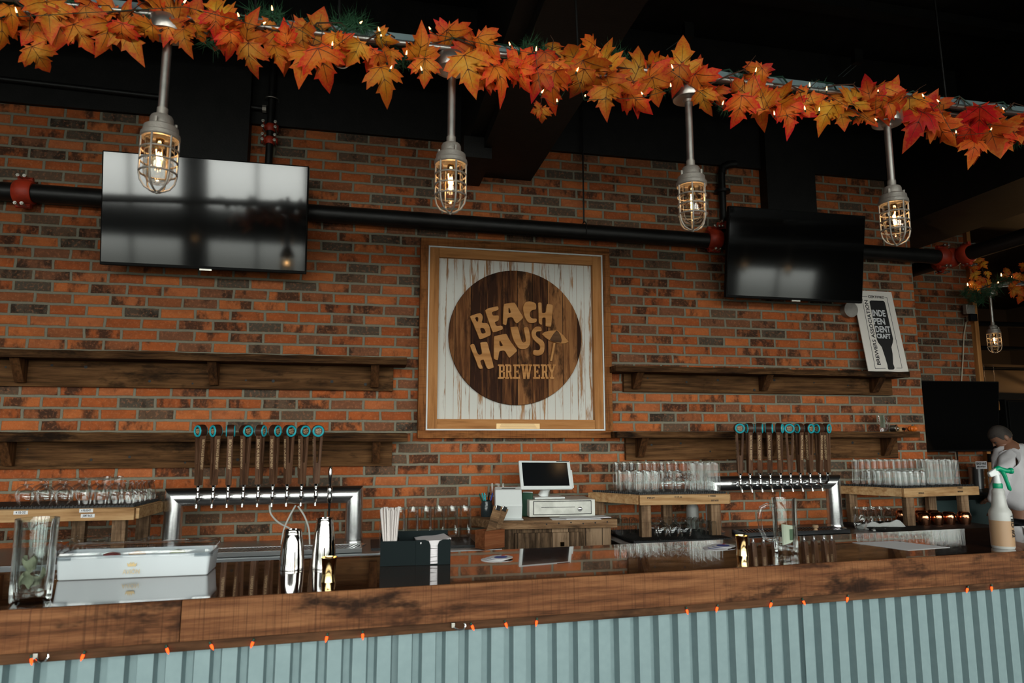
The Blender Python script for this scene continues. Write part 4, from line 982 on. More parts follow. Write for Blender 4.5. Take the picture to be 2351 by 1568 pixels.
# menu box with two boards
c=WZ(1117,1262,CZ+.0); 
c=WZ(1130,1263,CZ); c=(c.x,c.y+.075,CZ)
t=thing('menu_box','reddish wooden menu box standing on the steel counter','box',c,R(30)); 
MB().box(-.075,.075,-.045,.045,.002,.012).box(-.075,.075,-.045,-.033,.012,.105).box(-.075,.075,.033,.045,.012,.105).box(-.075,-.063,-.033,.033,.012,.105).box(.063,.075,-.033,.033,.012,.105).build('box',MENUBOX,t,.002)
for i,(dy,tilt,dx) in enumerate(((-.015,.30,-.006),(.012,.42,.012))):
    o=thing('menu_board',['thin wooden menu clipboard in the reddish box, front one','thin wooden menu clipboard in the reddish box, back one'][i],'clipboard',(c[0]-.02+dx,c[1]+dy,CZ+.014),R(30),'menu clipboards'); o.rotation_euler=(R(4),tilt,R(8))
    MB().box(-.027,.027,-.003,.003,0,.232).build('board',CABT,o,.002); MB().box(-.014,.014,-.010,-.003,.212,.240).build('clip',CHROME,o,.002)

# ------------------------------------------------------------------ trinkets on the lower right shelf
zt=1.579
w=WY(2029,988,-.12); t=thing('tip_glass','pint glass holding a dollar bill on the lower right shelf','glass',(w.x,-.12,zt)); MB().lathe([(.026,.001),(.028,.05),(.034,.125)],20,cap0=True).build('wall',GLASS,t)
b=thing('banknote','folded green banknote standing in the pint glass on the shelf','banknote',(w.x,-.12,zt+.03)); m=MB(); v=[];f=[]
for i in range(9):
    x=(i-4)*.0055; y=.010*math.cos(i*.75)-.004
    v+=[(x,y,0),(x+.002*math.sin(i),y+.003,.093)]
for i in range(8): f.append((2*i,2*i+2,2*i+3,2*i+1))
def shell(v,f,th):
    n=len(v); vv=list(v)+[(p[0],p[1]+th,p[2]) for p in v]; ff=list(f)+[tuple(q+n for q in r[::-1]) for r in f]
    ed={}
    for r in f:
        for a_,b_ in zip(r,r[1:]+r[:1]): ed[(a_,b_)]=1
    for (a_,b_) in list(ed):
        if (b_,a_) not in ed: ff.append((b_,a_,a_+n,b_+n))
    return vv,ff
m.add(*shell(v,f,.0006)); m.build('note',BILL,b)
MB().lathe([(.009,0),(.009,.0006)],14,cap1=True,M=Matrix.Translation((0,-.0135,.05))@Matrix.Rotation(PI/2,4,'X')).build('printed_seal',BILLG,b)
w=WY(2054,984,-.12); t=thing('tin','small round tin on its side next to the tip glass','tin',(w.x,-.11,zt+.026)); t.rotation_euler=(0,0,R(25))
MB().lathe([(.026,-.02),(.026,.02)],24,cap0=True,cap1=True,M=Matrix.Rotation(PI/2,4,'X')).build('body',STEEL,t); MB().ring((0,-.02,0),.024,.003,24,6,'Y').build('rim',CHROME,t)
w=WY(2066,987,-.13); t=thing('wooden_spool','pale little wooden spool between the tin and the spider','spool',(w.x+.01,-.12,zt)); MB().lathe([(.018,0),(.018,.006),(.013,.01),(.013,.026),(.018,.03),(.018,.036)],16,cap0=True,cap1=True).build('spool',PINE,t)
w=WY(2079,983,-.13); t=thing('toy_spider','small black toy spider beside the tiny pumpkin','toy',(w.x,-.12,zt)); MB().sphere((0,0,.018),.008,10,6).sphere((0,.012,.02),.011,10,6).build('body',BLACKP,t)
for k in range(8):
    a=(k%4-1.5)*.5; s=1 if k<4 else -1
    MB().tube([(0,0,.018),(s*.012*math.cos(a),.015*math.sin(a),.032),(s*.024*math.cos(a),.026*math.sin(a),.0)],.0013,5).build('leg',BLACKP,t)
w=WY(2097,985,-.13); t=thing('pumpkin','tiny orange pumpkin at the end of the lower right shelf','pumpkin',(w.x,-.12,zt)); N=40; v=[];f=[]; J=12
for j in range(J+1):
    th=PI*j/J
    for k in range(N):
        a=2*PI*k/N; q=.032*math.sin(th)**.8*(1+.08*math.cos(10*a)) if 0<j<J else .001; v.append((q*math.cos(a),q*math.sin(a),.022-.022*math.cos(th)*(1 if True else 0)))
for j in range(J):
    for k in range(N): f.append((j*N+k,j*N+(k+1)%N,(j+1)*N+(k+1)%N,(j+1)*N+k))
MB().add(v,f,True).build('body',PUMPKIN,t); MB().tube([(0,0,.042),(.001,0,.05),(.004,.0,.056)],[.004,.003,.0025],8).build('stem',TWIG,t)
# ------------------------------------------------------------------ the front bar (turned 3.4 degrees to the wall)
ZB=1.07; BA=R(3.4); BO=Vector((-.973,-2.378,0))
BU=Vector((math.cos(BA),math.sin(BA),0)); BV=Vector((-math.sin(BA),math.cos(BA),0))
def bp(u,v,z=0): return BO+BU*u+BV*v+Vector((0,0,z))
U0,U1=-1.7,5.2
bar_t=thing('bar_counter','long bar with glossy top, thick reclaimed wood edge and corrugated metal front','bar counter',BO,BA)
MB().box(U0,U1,.012,.63,ZB-.04,ZB).build('bar_top',BARTOP,bar_t,.003)
us=WZ(418,1378,ZB); us=(us-BO).dot(BU)
def edge(u0,u1):
    m=MB(); n=max(2,int((u1-u0)/.06)); v=[];f=[]
    for i in range(n+1):
        u=u0+(u1-u0)*i/n; a=random.uniform(-.0015,.0015); b=random.uniform(-.002,.002)
        v+=[(u,a,ZB-.116),(u,.045,ZB-.116),(u,.045,ZB-.0415),(u,.0115,ZB-.0415),(u,.0115,ZB+.001),(u,.004+a,ZB+b*.6),(u,a,ZB-.006+b)]
    q=7
    for i in range(n):
        for k in range(q): f.append((i*q+k,i*q+(k+1)%q,(i+1)*q+(k+1)%q,(i+1)*q+k))
    f+=[tuple(range(q-1,-1,-1)),tuple(n*q+k for k in range(q))]
    return m.add(v,f)
edge(U0,us-.001).build('edge_board',BAREDGE,bar_t,.0015)
edge(us+.001,U1).build('edge_board',BAREDGE,bar_t,.0015)
MB().box(U0,U1,.012,.05,ZB-.147,ZB-.1165).build('under_trim',BARTRIM,bar_t,.003)
MB().box(U0,U1,.074,.09,.02,ZB-.1475).build('front_frame',BLACKP,bar_t)
MB().box(U0,U1,.50,.60,.02,ZB-.041).build('back_frame',BLACKP,bar_t)
def corr(u0,u1):
    T=.0765; flat,slope=.043,.007; d=.030; pts=[]; u=u0; k=0
    while u<u1:
        pts+=[(u,.040),(u+flat,.040),(u+flat+slope,.040+d),(u+T-slope,.040+d)]; u+=T
    pts.append((min(u,u1),.040)); v=[];f=[]
    n=len(pts)
    for (a,b) in pts: v+=[(a,b,.03),(a,b,ZB-.147),(a,b+.0012,.03),(a,b+.0012,ZB-.147)]
    for i in range(n-1):
        a,b=i*4,(i+1)*4; f+=[(a,b,b+1,a+1),(a+2,a+3,b+3,b+2),(a+1,b+1,b+3,a+3),(a,a+2,b+2,b)]
    return MB().add(v,f)
seams=[U0,-.42,1.10,2.62,3.9,U1]
for a,b in zip(seams,seams[1:]): corr(a,a+math.floor((b-a)/.0765+.5)*.0765-.0005 if b<U1 else b).build('corrugated_panel',GALV,bar_t)
# coat hooks screwed under the edge
for i,(px,py) in enumerate(((88,1503),(1048,1441))):
    w=WZ(px,py,ZB-.125); u=(w-BO).dot(BU); c=bp(u,.0,ZB-.118)
    t=thing('coat_hook',['pale metal coat hook under the bar edge at the far left','pale metal coat hook under the middle of the bar edge'][i],'hook',c,BA)
    MB().box(-.010,.002,-.001,.008,-.016,-.001).build('plate',ZINC,t,.001)
    MB().tube([(0,0,-.014),(.012,-.010,-.020),(.026,-.016,-.018),(.033,-.014,-.008),(.030,-.010,.0)],.0035,8).build('prong',CHROME,t)
# orange mini lights along the underside
t=thing('string_lights','string of small orange lights pinned under the bar edge','string lights',bp(0,.012,ZB-.122),BA)
bpx=[(72,1503),(195,1503),(380,1493),(480,1488),(583,1477),(752,1470),(832,1464),(1080,1437),(1158,1433),(1233,1428),(1575,1405),(1648,1397),(1773,1386),(1841,1380),(1947,1372),(2222,1350),(2276,1345)]
path=[]
bus=[]
for px,py in bpx:
    d=ray(px,py); n=BV; k=((BO+BV*.008)-CAM).dot(n)/d.dot(n); w=CAM+d*k; u=(w-BO).dot(BU); bus.append((u,w.z-(ZB-.122)))
for i,(u,z) in enumerate(bus):
    path.append((u,.002,.0)); 
    if i<len(bus)-1: path.append(((u+bus[i+1][0])/2,.004,-.003+.002*(i%3)))
MB().tube([(U0,-.004,0)]+path+[(U1,-.004,0)],.0016,6).build('cord',plain('dark_cord',(.02,.012,.008),.6),t)
for i,(u,z) in enumerate(bus):
    tz=min(-.001,z); a=random.uniform(-.5,.5)
    MM=Matrix.Translation((u,-.006,-.001))@Matrix.Rotation(a,4,'Y')
    b=MB().lathe([(.003,-.008),(.0042,-.013),(.0038,-.020),(.0008,-.028)],8,M=MM).build('bulb',MINIO,t)
    MB().lathe([(.0032,0),(.0036,-.009)],8,M=MM,cap0=True).build('bulb_socket',WIREG,b)

def onbar(px,py,back=0):
    w=WZ(px,py,ZB+.0004); return w+BV*back
# ------------------------------------------------------------------ glass mugs of tips
def stein(label,px,py,rb,h,ang,back):
    c=onbar(px,py,back); t=thing('beer_mug',label,'mug',c,ang); N=40
    def ringz(r,z,am): return [(r*(1+am*math.cos(10*2*PI*k/N))*math.cos(2*PI*k/N),r*(1+am*math.cos(10*2*PI*k/N))*math.sin(2*PI*k/N),z) for k in range(N)]
    th=.006
    rows=[ringz(rb*.90,0,.0),ringz(rb*.96,.006,.02),ringz(rb*.98,.04,.022),ringz(rb*.985,h*.42,.012),ringz(rb*1.0,h*.55,0),ringz(rb*1.03,h*.97,0),ringz(rb*1.03,h,0),ringz(rb*1.03-th*.7,h,0),ringz(rb*1.0-th,h*.9,0),ringz(rb*.93-th,h*.3,0),ringz(rb*.88-th,.034,0),ringz(rb*.6,.028,0),ringz(.002,.027,0)]
    v=[p for r in rows for p in r]; f=[(j*N+k,j*N+(k+1)%N,(j+1)*N+(k+1)%N,(j+1)*N+k) for j in range(len(rows)-1) for k in range(N)]
    f.append(tuple(range(N-1,-1,-1)))
    MB().add(v,f,True).build('glass_body',MUGGLASS,t)
    a=rb*.985
    MB().tube([(a-.001,0,h*.86),(a+.025,0,h*.88),(a+.052,0,h*.82),(a+.062,0,h*.66),(a+.056,0,h*.42),(a+.040,0,h*.27),(a+.018,0,h*.235),(a-.001,0,h*.25)],[.009,.008,.0085,.009,.009,.009,.009,.010],10).build('handle',MUGGLASS,t)
    return t,c
_,c1=stein('thick glass mug of crumpled bills at the left end of the bar',52,1392,.054,.238,R(105),.052)
_,c2=stein('tall handled glass mug with a folded dollar bill, right side of the bar',1824,1274,.048,.222,R(172),.05)
def crumple(label,c,z,sz,seed,group='bills in the left mug'):
    rnd=random.Random(seed); m=MB(); n=9; v=[];f=[]
    a1,a2,a3=[rnd.uniform(0,6.28) for _ in range(3)]
    for j in range(n):
        for i in range(n):
            u,w=i/(n-1)-.5,j/(n-1)-.5; th=u*4.2; rr=sz*(.75+.2*math.sin(5*w+a1)+.12*math.sin(9*u+a2))
            v.append((rr*math.sin(th),rr*math.cos(th)*.8,w*sz*1.9+.006*math.sin(8*u+a3)))
    for j in range(n-1):
        for i in range(n-1): f.append((j*n+i,j*n+i+1,(j+1)*n+i+1,(j+1)*n+i))
    m.add(*shell(v,f,.0005)); o=m.build('banknote',BILL,None,loc=(c.x,c.y,z)); o.rotation_euler=(rnd.uniform(-.6,.6),rnd.uniform(-.6,.6),rnd.uniform(0,6)); return tag(o,label,'banknote',group)
crumple('crumpled greenish banknote on top in the left glass mug',c1+Vector((-.008,.0,0)),ZB+.108,.021,1)
crumple('crumpled greenish banknote low on the right inside the left glass mug',c1+Vector((.015,.004,0)),ZB+.068,.021,2)
crumple('crumpled greenish banknote low on the left inside the left glass mug',c1+Vector((-.014,-.004,0)),ZB+.062,.020,3)
b=thing('banknote','green dollar bill folded upright inside the tall right-hand mug','banknote',c2+Vector((.002,0,.034)),R(12)); v=[];f=[]
for i in range(11):
    th=(i-5)*.24; v+=[(.0355*math.sin(th),-.033*math.cos(th),.0+.003*i),( .037*math.sin(th),-.034*math.cos(th),.086-.0012*i)]
for i in range(10): f.append((2*i,2*i+2,2*i+3,2*i+1))
MB().add(*shell(v,f,.0006)).build('note',plain('pale_banknote',(.62,.62,.50),.7),b)
v=[];f=[]
for i in range(7):
    th=-.35+i*.12; v+=[(.0360*math.sin(th),-.0342*math.cos(th),.022),(.0370*math.sin(th),-.0348*math.cos(th),.066)]
for i in range(6): f.append((2*i,2*i+2,2*i+3,2*i+1))
MB().add(*shell(v,f,-.0005)).build('printed_panel',BILLG,b)

# ------------------------------------------------------------------ white garnish caddy
a,b=onbar(120,1335.5),onbar(481,1321); d=(b-a); ang=math.atan2(d.y,d.x); w=d.length/2; dep=.16
t=thing('garnish_caddy','long white garnish tray with clear lid and gold crown lettering','caddy',(a+b)/2,ang)
def rbox(m,x0,x1,y0,y1,z0,z1,r,x2=None,n=5):
    # rounded plan box with slight flare
    def loop(e,z):
        p=[]
        for (cx,cy,a0) in ((x1-r,y0+r,-90),(x1-r,y1-r,0),(x0+r,y1-r,90),(x0+r,y0+r,180)):
            for k in range(n+1): q=R(a0+90*k/n); p.append((cx+(r+e)*math.cos(q),cy+(r+e)*math.sin(q),z))
        return p
    return loop
lp=rbox(None,-w,w,0,dep,0,.08,.018)
rows=[lp(-.012,0),lp(-.008,.004),lp(-.002,.074),lp(0,.078),lp(-.003,.078),lp(-.010,.008)]; n=len(rows[0])
v=[p for r in rows for p in r]; f=[(j*n+k,j*n+(k+1)%n,(j+1)*n+(k+1)%n,(j+1)*n+k) for j in range(len(rows)-1) for k in range(n)]+[tuple(range(n-1,-1,-1)),tuple((len(rows)-1)*n+k for k in range(n))]
MB().add(v,f,True).build('tray',TRAYW,t,sharp=60)
rows=[lp(.004,.070),lp(.005,.083),lp(.002,.098),lp(-.012,.104)]
v=[p for r in rows for p in r]; f=[(j*n+k,j*n+(k+1)%n,(j+1)*n+(k+1)%n,(j+1)*n+k) for j in range(len(rows)-1) for k in range(n)]+[tuple((len(rows)-1)*n+k for k in range(n))]
MB().add(v,f,True).build('clear_lid',CLEARP,t,sharp=60)
for sx in (-1,1): MB().box(sx*w-.03-.022*sx,sx*w+.03-.022*sx,-.0075,-.0045,.066,.078).build('lid_clip',CLEARP,t,.001)
mt=Matrix.Translation((-.005,-.0016,0))@Matrix.Rotation(R(-4),4,'X')
m=MB(); text(m,'AVI\u00d3N',.022,mt@Matrix.Translation((0,-.0030,.022)),.0003,-.0002,.052); m.build('gold_lettering',GOLDINK,t)
m=MB(); cz=.040
m.prism([(-.012,cz),(.012,cz),(.0155,cz+.012),(.0085,cz+.006),(.0055,cz+.0145),(.002,cz+.0065),(0,cz+.0155),(-.002,cz+.0065),(-.0055,cz+.0145),(-.0085,cz+.006),(-.0155,cz+.012)],0,.0006,M=mt@Matrix.Translation((0,-.0030,0))@STAND)
m.build('gold_crown',GOLDINK,t)
# dim fruit seen through the lid
fm=plain('orange_slice',(.55,.24,.05),.5)
for i,(u,mm,lab) in enumerate(((-.09,plain('cherry_red',(.30,.03,.03),.4),'dark red garnish under the left of the clear caddy lid'),(-.01,fm,'orange garnish slice under the middle of the clear caddy lid'),(.12,LIMEM,'lime garnish slice under the right of the clear caddy lid'))):
    c=(a+b)/2+BU*u+BV*.085+Vector((0,0,.012)); o=MB().lathe([(.03,0),(.032,.03),(.026,.060),(.003,.066)],18,cap0=True).build('garnish_slice',mm,None,loc=c); tag(o,lab,'garnish','garnishes in the caddy')

# ------------------------------------------------------------------ shakers and jiggers
def shaker(label,px,py,r,h):
    c=onbar(px,py,r); t=thing('cocktail_shaker',label,'shaker',c)
    MB().lathe([(r,.0),(r*1.012,.003),(r,.008),(r*.965,h*.30),(r*.86,h*.66),(r*.72,h*.885)],36).build('body',MIRROR,t)
    MB().lathe([(r*.72,h*.885),(r*.735,h*.89),(r*.70,h*.985),(r*.68,h),(r*.60,h),(r*.58,h-.004),(.002,h-.004)],36).build('base_cap',MIRROR,t)
    return t
shaker('shorter stainless cocktail shaker standing upside down on the bar',668,1312,.0445,.140)
shaker('taller stainless cocktail shaker behind the brass jigger',742,1309,.0435,.178)
def jigger(label,px,py,r,h):
    c=onbar(px,py,r*.9); t=thing('jigger',label,'jigger',c)
    MB().lathe([(r*.92,0),(r*.90,.004),(r*.80,h*.30),(r*.80,h*.34),(r*.95,h*.94),(r,h*.98),(r*1.0,h),(r*.94,h),(r*.74,h*.40),(.002,h*.38)],28,cap0=True).build('cup',GOLD,t); return t
jigger('brass jigger in front of the taller shaker',754,1338,.0265,.078)
jigger('brass jigger by the tall mug on the right of the bar',1713,1277,.0268,.078)

# ------------------------------------------------------------------ napkin and straw caddy
a,b=onbar(872,1301),onbar(1034,1296); d=b-a; ang=math.atan2(d.y,d.x); W=d.length
t=thing('bar_caddy','black plastic bar caddy holding straws and white napkins','caddy',a,ang); H=.092; D=.15; x1,x2,th=W*.50,W,.004
MB().box(0,x1,0,th,0,H-.002).build('straw_bin_front',CADDYP,t,.001)
MB().box(0,x2,D-th,D,0,H*1.16).build('back_wall',CADDYP,t,.001)
MB().box(0,th,th,D-th,0,H*1.05).build('side_wall',CADDYP,t,.001)
MB().box(x2-th,x2,th,D-th,0,H).build('side_wall',CADDYP,t,.001)
MB().box(x1*.5,x1*.5+th,th,D-th,.003,H*.9).box(x1-th,x1,th,D-th,.003,H*.9).build('divider',CADDYP,t,.001)
MB().box(th,x2-th,th,D-th,0,.003).build('floor_panel',CADDYP,t)
def arm(xa,xb,flip):
    pts=[(xa,0),(xb,0),(xb,H-.02),((xb-.006 if not flip else xb),H-.006),((xb-.02 if not flip else xb),H),((xa if not flip else xa+.02),H),((xa if not flip else xa+.006),H-.006),(xa,H-.02)]
    return MB().prism(pts,0,th,M=Matrix.Translation((0,th,0))@STAND)
nx0,nx1=x1+.030,x2-.060
arm(x1,nx0+.025,False).build('napkin_gate',CADDYP,t,.001); arm(nx1+.012,x2,True).build('napkin_gate',CADDYP,t,.001)
# napkins: a stack, each a thing
na=a+d.normalized()*((x1+x2)/2); nv=Vector((-d.normalized().y,d.normalized().x,0))
for k in range(11):
    z=.0045+k*.0078; n0=10; v=[];f=[]; rnd=random.Random(k)
    ph=rnd.uniform(0,6)
    top=.0076 if k<10 else .006
    for j in range(2):
        for i in range(n0+1):
            u=i/n0-.5; x=u*(.118 if k>=10 else .112); zz=.0015*math.sin(7*u+ph)+(.010*u if k>=9 else 0)
            yy=(-.0675+rnd.uniform(-.002,.002)) if j==0 else .064
            v+=[(x,yy,zz),(x,yy,zz+top)]
    q=(n0+1)*2
    for i in range(n0):
        a0,a1=2*i,2*(i+1); f+=[(a0,a1,a1+1,a0+1),(q+a0,q+a0+1,q+a1+1,q+a1),(a0+1,a1+1,q+a1+1,q+a0+1),(a0,q+a0,q+a1,a1)]
    f+=[(0,1,q+1,q),(2*n0,q+2*n0,q+2*n0+1,2*n0+1)]
    o=MB().add(v,f,True).build('napkin',NAPKIN,None,loc=na+nv*(D/2)+Vector((0,0,z))); o.rotation_euler=(0,0,ang+rnd.uniform(-.03,.03)+(.12 if k==10 else 0))
    tag(o,'topmost white paper napkin rising askew from the black bar caddy' if k==10 else 'white paper napkin within the stack in the black bar caddy','napkin','napkins in the bar caddy')
sa=a+d.normalized()*(x1*.27); rnd=random.Random(5)
for j in range(7):
    for i in range(7):
        px_=(i-3)*.0062+(j%2)*.003; py_=(j-3)*.0072
        bx=sa+d.normalized()*px_*.8+nv*(D*.28+py_)+Vector((0,0,.0045))
        tx=px_*.6+rnd.uniform(-.003,.003)-.004+ (i-3)*.002; h=.198+rnd.uniform(-.007,.007)
        o=MB().cyl((0,0,0),(tx,py_*.25,h),.0029,7).build('straw',STRAW,None,loc=bx); o.rotation_euler=(0,0,ang)
        tag(o,'white drinking straw in the bunch standing in the black caddy','straw','straws in the bar caddy')

# ------------------------------------------------------------------ coasters, sheet, spray bottle
def coaster(label,px,py,z,rz,r=.05,grp=None):
    c=onbar(px,py,.0); t=thing('coaster',label,'coaster',(c.x,c.y,ZB+z),rz,grp)
    n=8; q=[(r*math.cos(2*PI*k/32),r*math.sin(2*PI*k/32)) for k in range(32)]
    MB().prism(q,0,.0014).build('disc',PAPER,t)
    MB().prism([(p[0]*.62,p[1]*.5) for p in q],.0014,.0017).build('blue_print',BLUEINK,t)
    MB().prism([(r*.7+.010*math.cos(2*PI*k/16),.020+.006*math.sin(2*PI*k/16)) for k in range(16)],.0014,.0018).build('red_print',REDINK,t)
    return t
for k in range(3):
    coaster(['bottom paper coaster of the small stack right of the menu box','middle paper coaster of the stack right of the menu box','top printed paper coaster of the stack right of the menu box'][k],1132+9*k,1285-1.5*k,.0005+k*.0019,.3*k,.047,'coasters near the menu box')
for k in range(3):
    coaster(['bottom paper coaster of the stack left of the jigger','middle paper coaster of the stack left of the jigger','top blue printed coaster of the stack left of the jigger'][k],1642+9*k,1259-2*k,.0005+k*.0019,.25*k,.052,'coasters near the jigger')
q=[WZ(x,y,ZB) for x,y in ((1957,1246),(2085,1264),(2181,1257),(2052,1243))]; c=sum(q,Vector())/4
o=MB().prism([((p-c).x,(p-c).y) for p in q],.0006,.0014).build('paper_sheet',PAPER,None,loc=(c.x,c.y,ZB)); tag(o,'flat white paper sheet lying on the right of the bar','paper')
c=onbar(2326,1262,.043); t=thing('spray_bottle','spray bottle of amber cleaner with a green trigger at the right end of the bar','spray bottle',c,R(-12))
rb=.0435; hl=.118
MB().lathe([(rb*.93,0),(rb,.006),(rb*1.01,hl*.55)],32,cap0=True).build('base_band',HDPE,t)
MB().lathe([(rb*1.012,.012),(rb*1.012,hl)],32).build('amber_fill',AMBER,t)
MB().lathe([(rb*1.005,hl),(rb*1.0,.145),(rb*.93,.158),(rb*.72,.172),(rb*.64,.19),(rb*.60,.215),(rb*.54,.225),(rb*.56,.232),(rb*.56,.243),(rb*.40,.252),(rb*.38,.256)],32).build('shoulder',HDPE,t)
MB().lathe([(rb*.42,.253),(rb*.44,.256),(rb*.44,.270),(rb*.40,.274)],20).build('green_collar',GREENP,t)
MB().lathe([(rb*.30,.272),(rb*.32,.276),(rb*.26,.302),(rb*.22,.318),(.001,.319)],18).build('white_neck',WHITEP,t)
MB().add([(-.030,-.010,.300),(.012,-.010,.312),(.012,.010,.312),(-.030,.010,.300),(-.038,-.008,.318),(-.004,-.009,.340),(-.004,.009,.340),(-.038,.008,.318)],[(3,2,1,0),(4,5,6,7),(0,1,5,4),(1,2,6,5),(2,3,7,6),(3,0,4,7)]).build('white_shroud',WHITEP,t,.003)
m=MB().tube([(-.006,0,.330),(.010,0,.338),(.028,0,.330),(.045,0,.327),(.060,0,.327)],[.010,.012,.0115,.010,.010],12)
m.build('green_head',GREENP,t)
MB().lathe([(.010,0),(.013,.003),(.013,.013),(.009,.016)],12,cap0=True,cap1=True,M=Matrix.Translation((.056,0,.327))@Matrix.Rotation(PI/2,4,'Y')).build('nozzle',GREENP,t)
MB().tube([(.026,0,.326),(.036,0,.305),(.044,0,.275),(.051,0,.250),(.056,0,.243)],[.009,.0085,.0075,.008,.004],10).build('trigger',GREENP,t)
m=MB(); text(m,'TBD #2',.030,Matrix.Translation((.022,-rb*.90,.098))@Matrix.Rotation(R(30),4,'Z')@Matrix.Rotation(PI/2*1.0,4,'Y'),.0004,.0002); m.build('hand_lettering',INK,t)
# ------------------------------------------------------------------ ceiling rail, caged lamps, garlands
def railp(x,off=0,dz=0): return Vector((x,-2.10+.04*x+off,3.012+.027*(x+.7)+dz))
RA=math.atan(.04); RS=math.atan(.027)
t=thing('lamp_rail','galvanised strut rail with two conduits carrying the lamps across the bar','rail',railp(.8)); t.rotation_euler=(0,-RS,RA)
m=MB().box(-3.6,3.2,-.0205,.0205,.012,.052).build('strut',GALV,t,.002)
MB().cyl((-3.6,-.034,.004),(3.2,-.034,.004),.0115,12).build('conduit',CONDUIT,t)
MB().cyl((-3.6,.034,.002),(3.2,.034,.002),.0115,12).build('conduit',CONDUIT,t)
for x in (-1.24,-.94,.02,1.9): MB().cyl((x,0,.05),(x,0,1.12),.005,8).build('hanger_rod',BLACKPIPE,t)
for x in (-.93,1.13): MB().ring((x,0,-.075),.030,.0025,20,6,'Y').build('pipe_hook',ZINC,t)
def make_lamp():
    t=thing('pendant_lamp','','lamp')
    MB().lathe([(.020,0),(.060,-.003),(.066,-.010),(.068,-.045),(.064,-.060),(.050,-.064),(.024,-.064),(.020,-.074),(.004,-.075)],36).build('canopy',SPUN,t)
    MB().lathe([(.0155,-.070),(.0155,-.355)],16).build('stem',CONDUIT,t)
    MB().lathe([(.019,.075),(.019,-.001)],14,cap0=True).build('rail_nipple',CASTAL,t)
    MB().lathe([(.018,-.335),(.018,-.362),(.022,-.364)],18).build('coupling_collar',CASTAL,t)
    m=MB().lathe([(.020,-.362),(.034,-.366),(.038,-.374),(.039,-.398),(.048,-.402),(.056,-.408),(.058,-.428),(.063,-.432),(.064,-.446),(.060,-.450),(.050,-.450)],36)
    m.build('cast_hub',CASTAL,t)
    for a in (.4,.4+2*PI/3,.4+4*PI/3):
        MB().cyl((.046*math.cos(a),.046*math.sin(a),-.41),(.046*math.cos(a),.046*math.sin(a),-.385),.006,8).build('hub_lug',CASTAL,t)
    rc=.0595; zb=-.585; zt=-.635
    for z in (-.491,-.532,-.573): MB().ring((0,0,z),rc,.0034,36,8).build('guard_ring',CASTAL,t)
    for k in range(3):
        a=PI*k/3+.35; p=[(rc,-.448),(rc,-.50),(rc,-.55),(rc*.99,-.580),(rc*.90,-.605),(rc*.66,-.626),(rc*.3,-.637),(0,-.639)]
        q=[(r*math.cos(a),r*math.sin(a),z) for r,z in p]+[(-r*math.cos(a),-r*math.sin(a),z) for r,z in p[::-1][1:]]
        MB().tube(q,.0034,8).build('guard_bar',CASTAL,t)
    MB().sphere((0,0,-.640),.007,10,6).build('guard_tip',CASTAL,t)
    MB().lathe([(.047,-.448),(.0485,-.46),(.0485,-.56),(.045,-.585),(.032,-.605),(.012,-.613),(.001,-.614)],32).build('glass_jar',JARGLASS,t)
    MB().lathe([(.014,-.448),(.014,-.466),(.013,-.470)],16).build('bulb_base',GOLD,t)
    b=MB().lathe([(.013,-.470),(.017,-.482),(.0285,-.510),(.0285,-.528),(.020,-.549),(.006,-.558),(.001,-.559)],24).build('bulb',BULBGLASS,t)
    MB().tube([(-.011,0,-.486),(-.006,.002,-.524),(-.002,0,-.496),(.002,-.002,-.526),(.006,0,-.496),(.011,.002,-.522)],.0016,6).build('filament',FILAMENT,b)
    MB().tube([(.0,0,-.470),(.0,.0,-.490)],.003,8).build('glass_stem',BULBGLASS,b)
    return t
LAMP=make_lamp()
lab=['caged pendant lamp hanging in front of the left television, leftmost','caged pendant lamp hanging above the wooden sign, second from the left','caged pendant lamp just left of the right television, third from the left','caged pendant lamp hanging right of the right television']
LX=(-.728,.293,1.317,2.341)
for i,x in enumerate(LX):
    p=railp(x); p.z=3.022+.009*(x+.7)
    o=LAMP if i==0 else dup(LAMP,p)
    o.location=p; o['label']=lab[i]; o['group']='caged pendant lamps over the bar'
    o.rotation_euler=(0,0,.4*i)
def lamp_light(p,pw=.8):
    l=bpy.data.lights.new('bulb_light','POINT'); l.energy=pw; l.color=(1.,.62,.30); l.shadow_soft_size=.007
    o=bpy.data.objects.new('bulb_light',l); COL.objects.link(o); o.location=p
for x in LX: q=railp(x); lamp_light((q.x,q.y,3.022+.009*(x+.7)-.505))

# far rail and lamp over the other bar, right background
FRP=Vector((6.10,1.0,2.995))
t=thing('lamp_rail','short stretch of strut rail in the far right background','rail',FRP+Vector((0,0,.02))); t.rotation_euler=(0,0,R(-40))
MB().box(-.25,2.2,-.0205,.0205,.012,.052).build('strut',GALV,t,.002)
MB().cyl((-.25,-.034,.004),(2.2,-.034,.004),.0115,12).build('conduit',CONDUIT,t)
MB().cyl((.4,0,.05),(.4,0,1.12),.005,8).build('hanger_rod',BLACKPIPE,t)
dup(LAMP,FRP+Vector((0,0,.01)),1.0,'small far caged pendant lamp at the right edge of the photo','far caged lamps'); lamp_light(FRP+Vector((0,0,-.495)))
dup(LAMP,(10.3,2.8,3.05),.5,'caged pendant lamp added out of view to brighten the back room','added back room lamps'); lamp_light((10.3,2.8,2.54),150)  # unseen extra lamp with a strong light, added to lift the dark back room
# lamps of the room behind the camera, mirrored in the televisions
for i,(x,y) in enumerate(((-2.3,-5.6),(-1.2,-6.3),(4.1,-5.4),(5.2,-6.2),(6.6,-5.7),(6.3,-6.5))):
    dup(LAMP,(x,y,3.10),.3*i,'caged pendant lamp seen only as a glow mirrored in a television','lamps mirrored in the televisions')

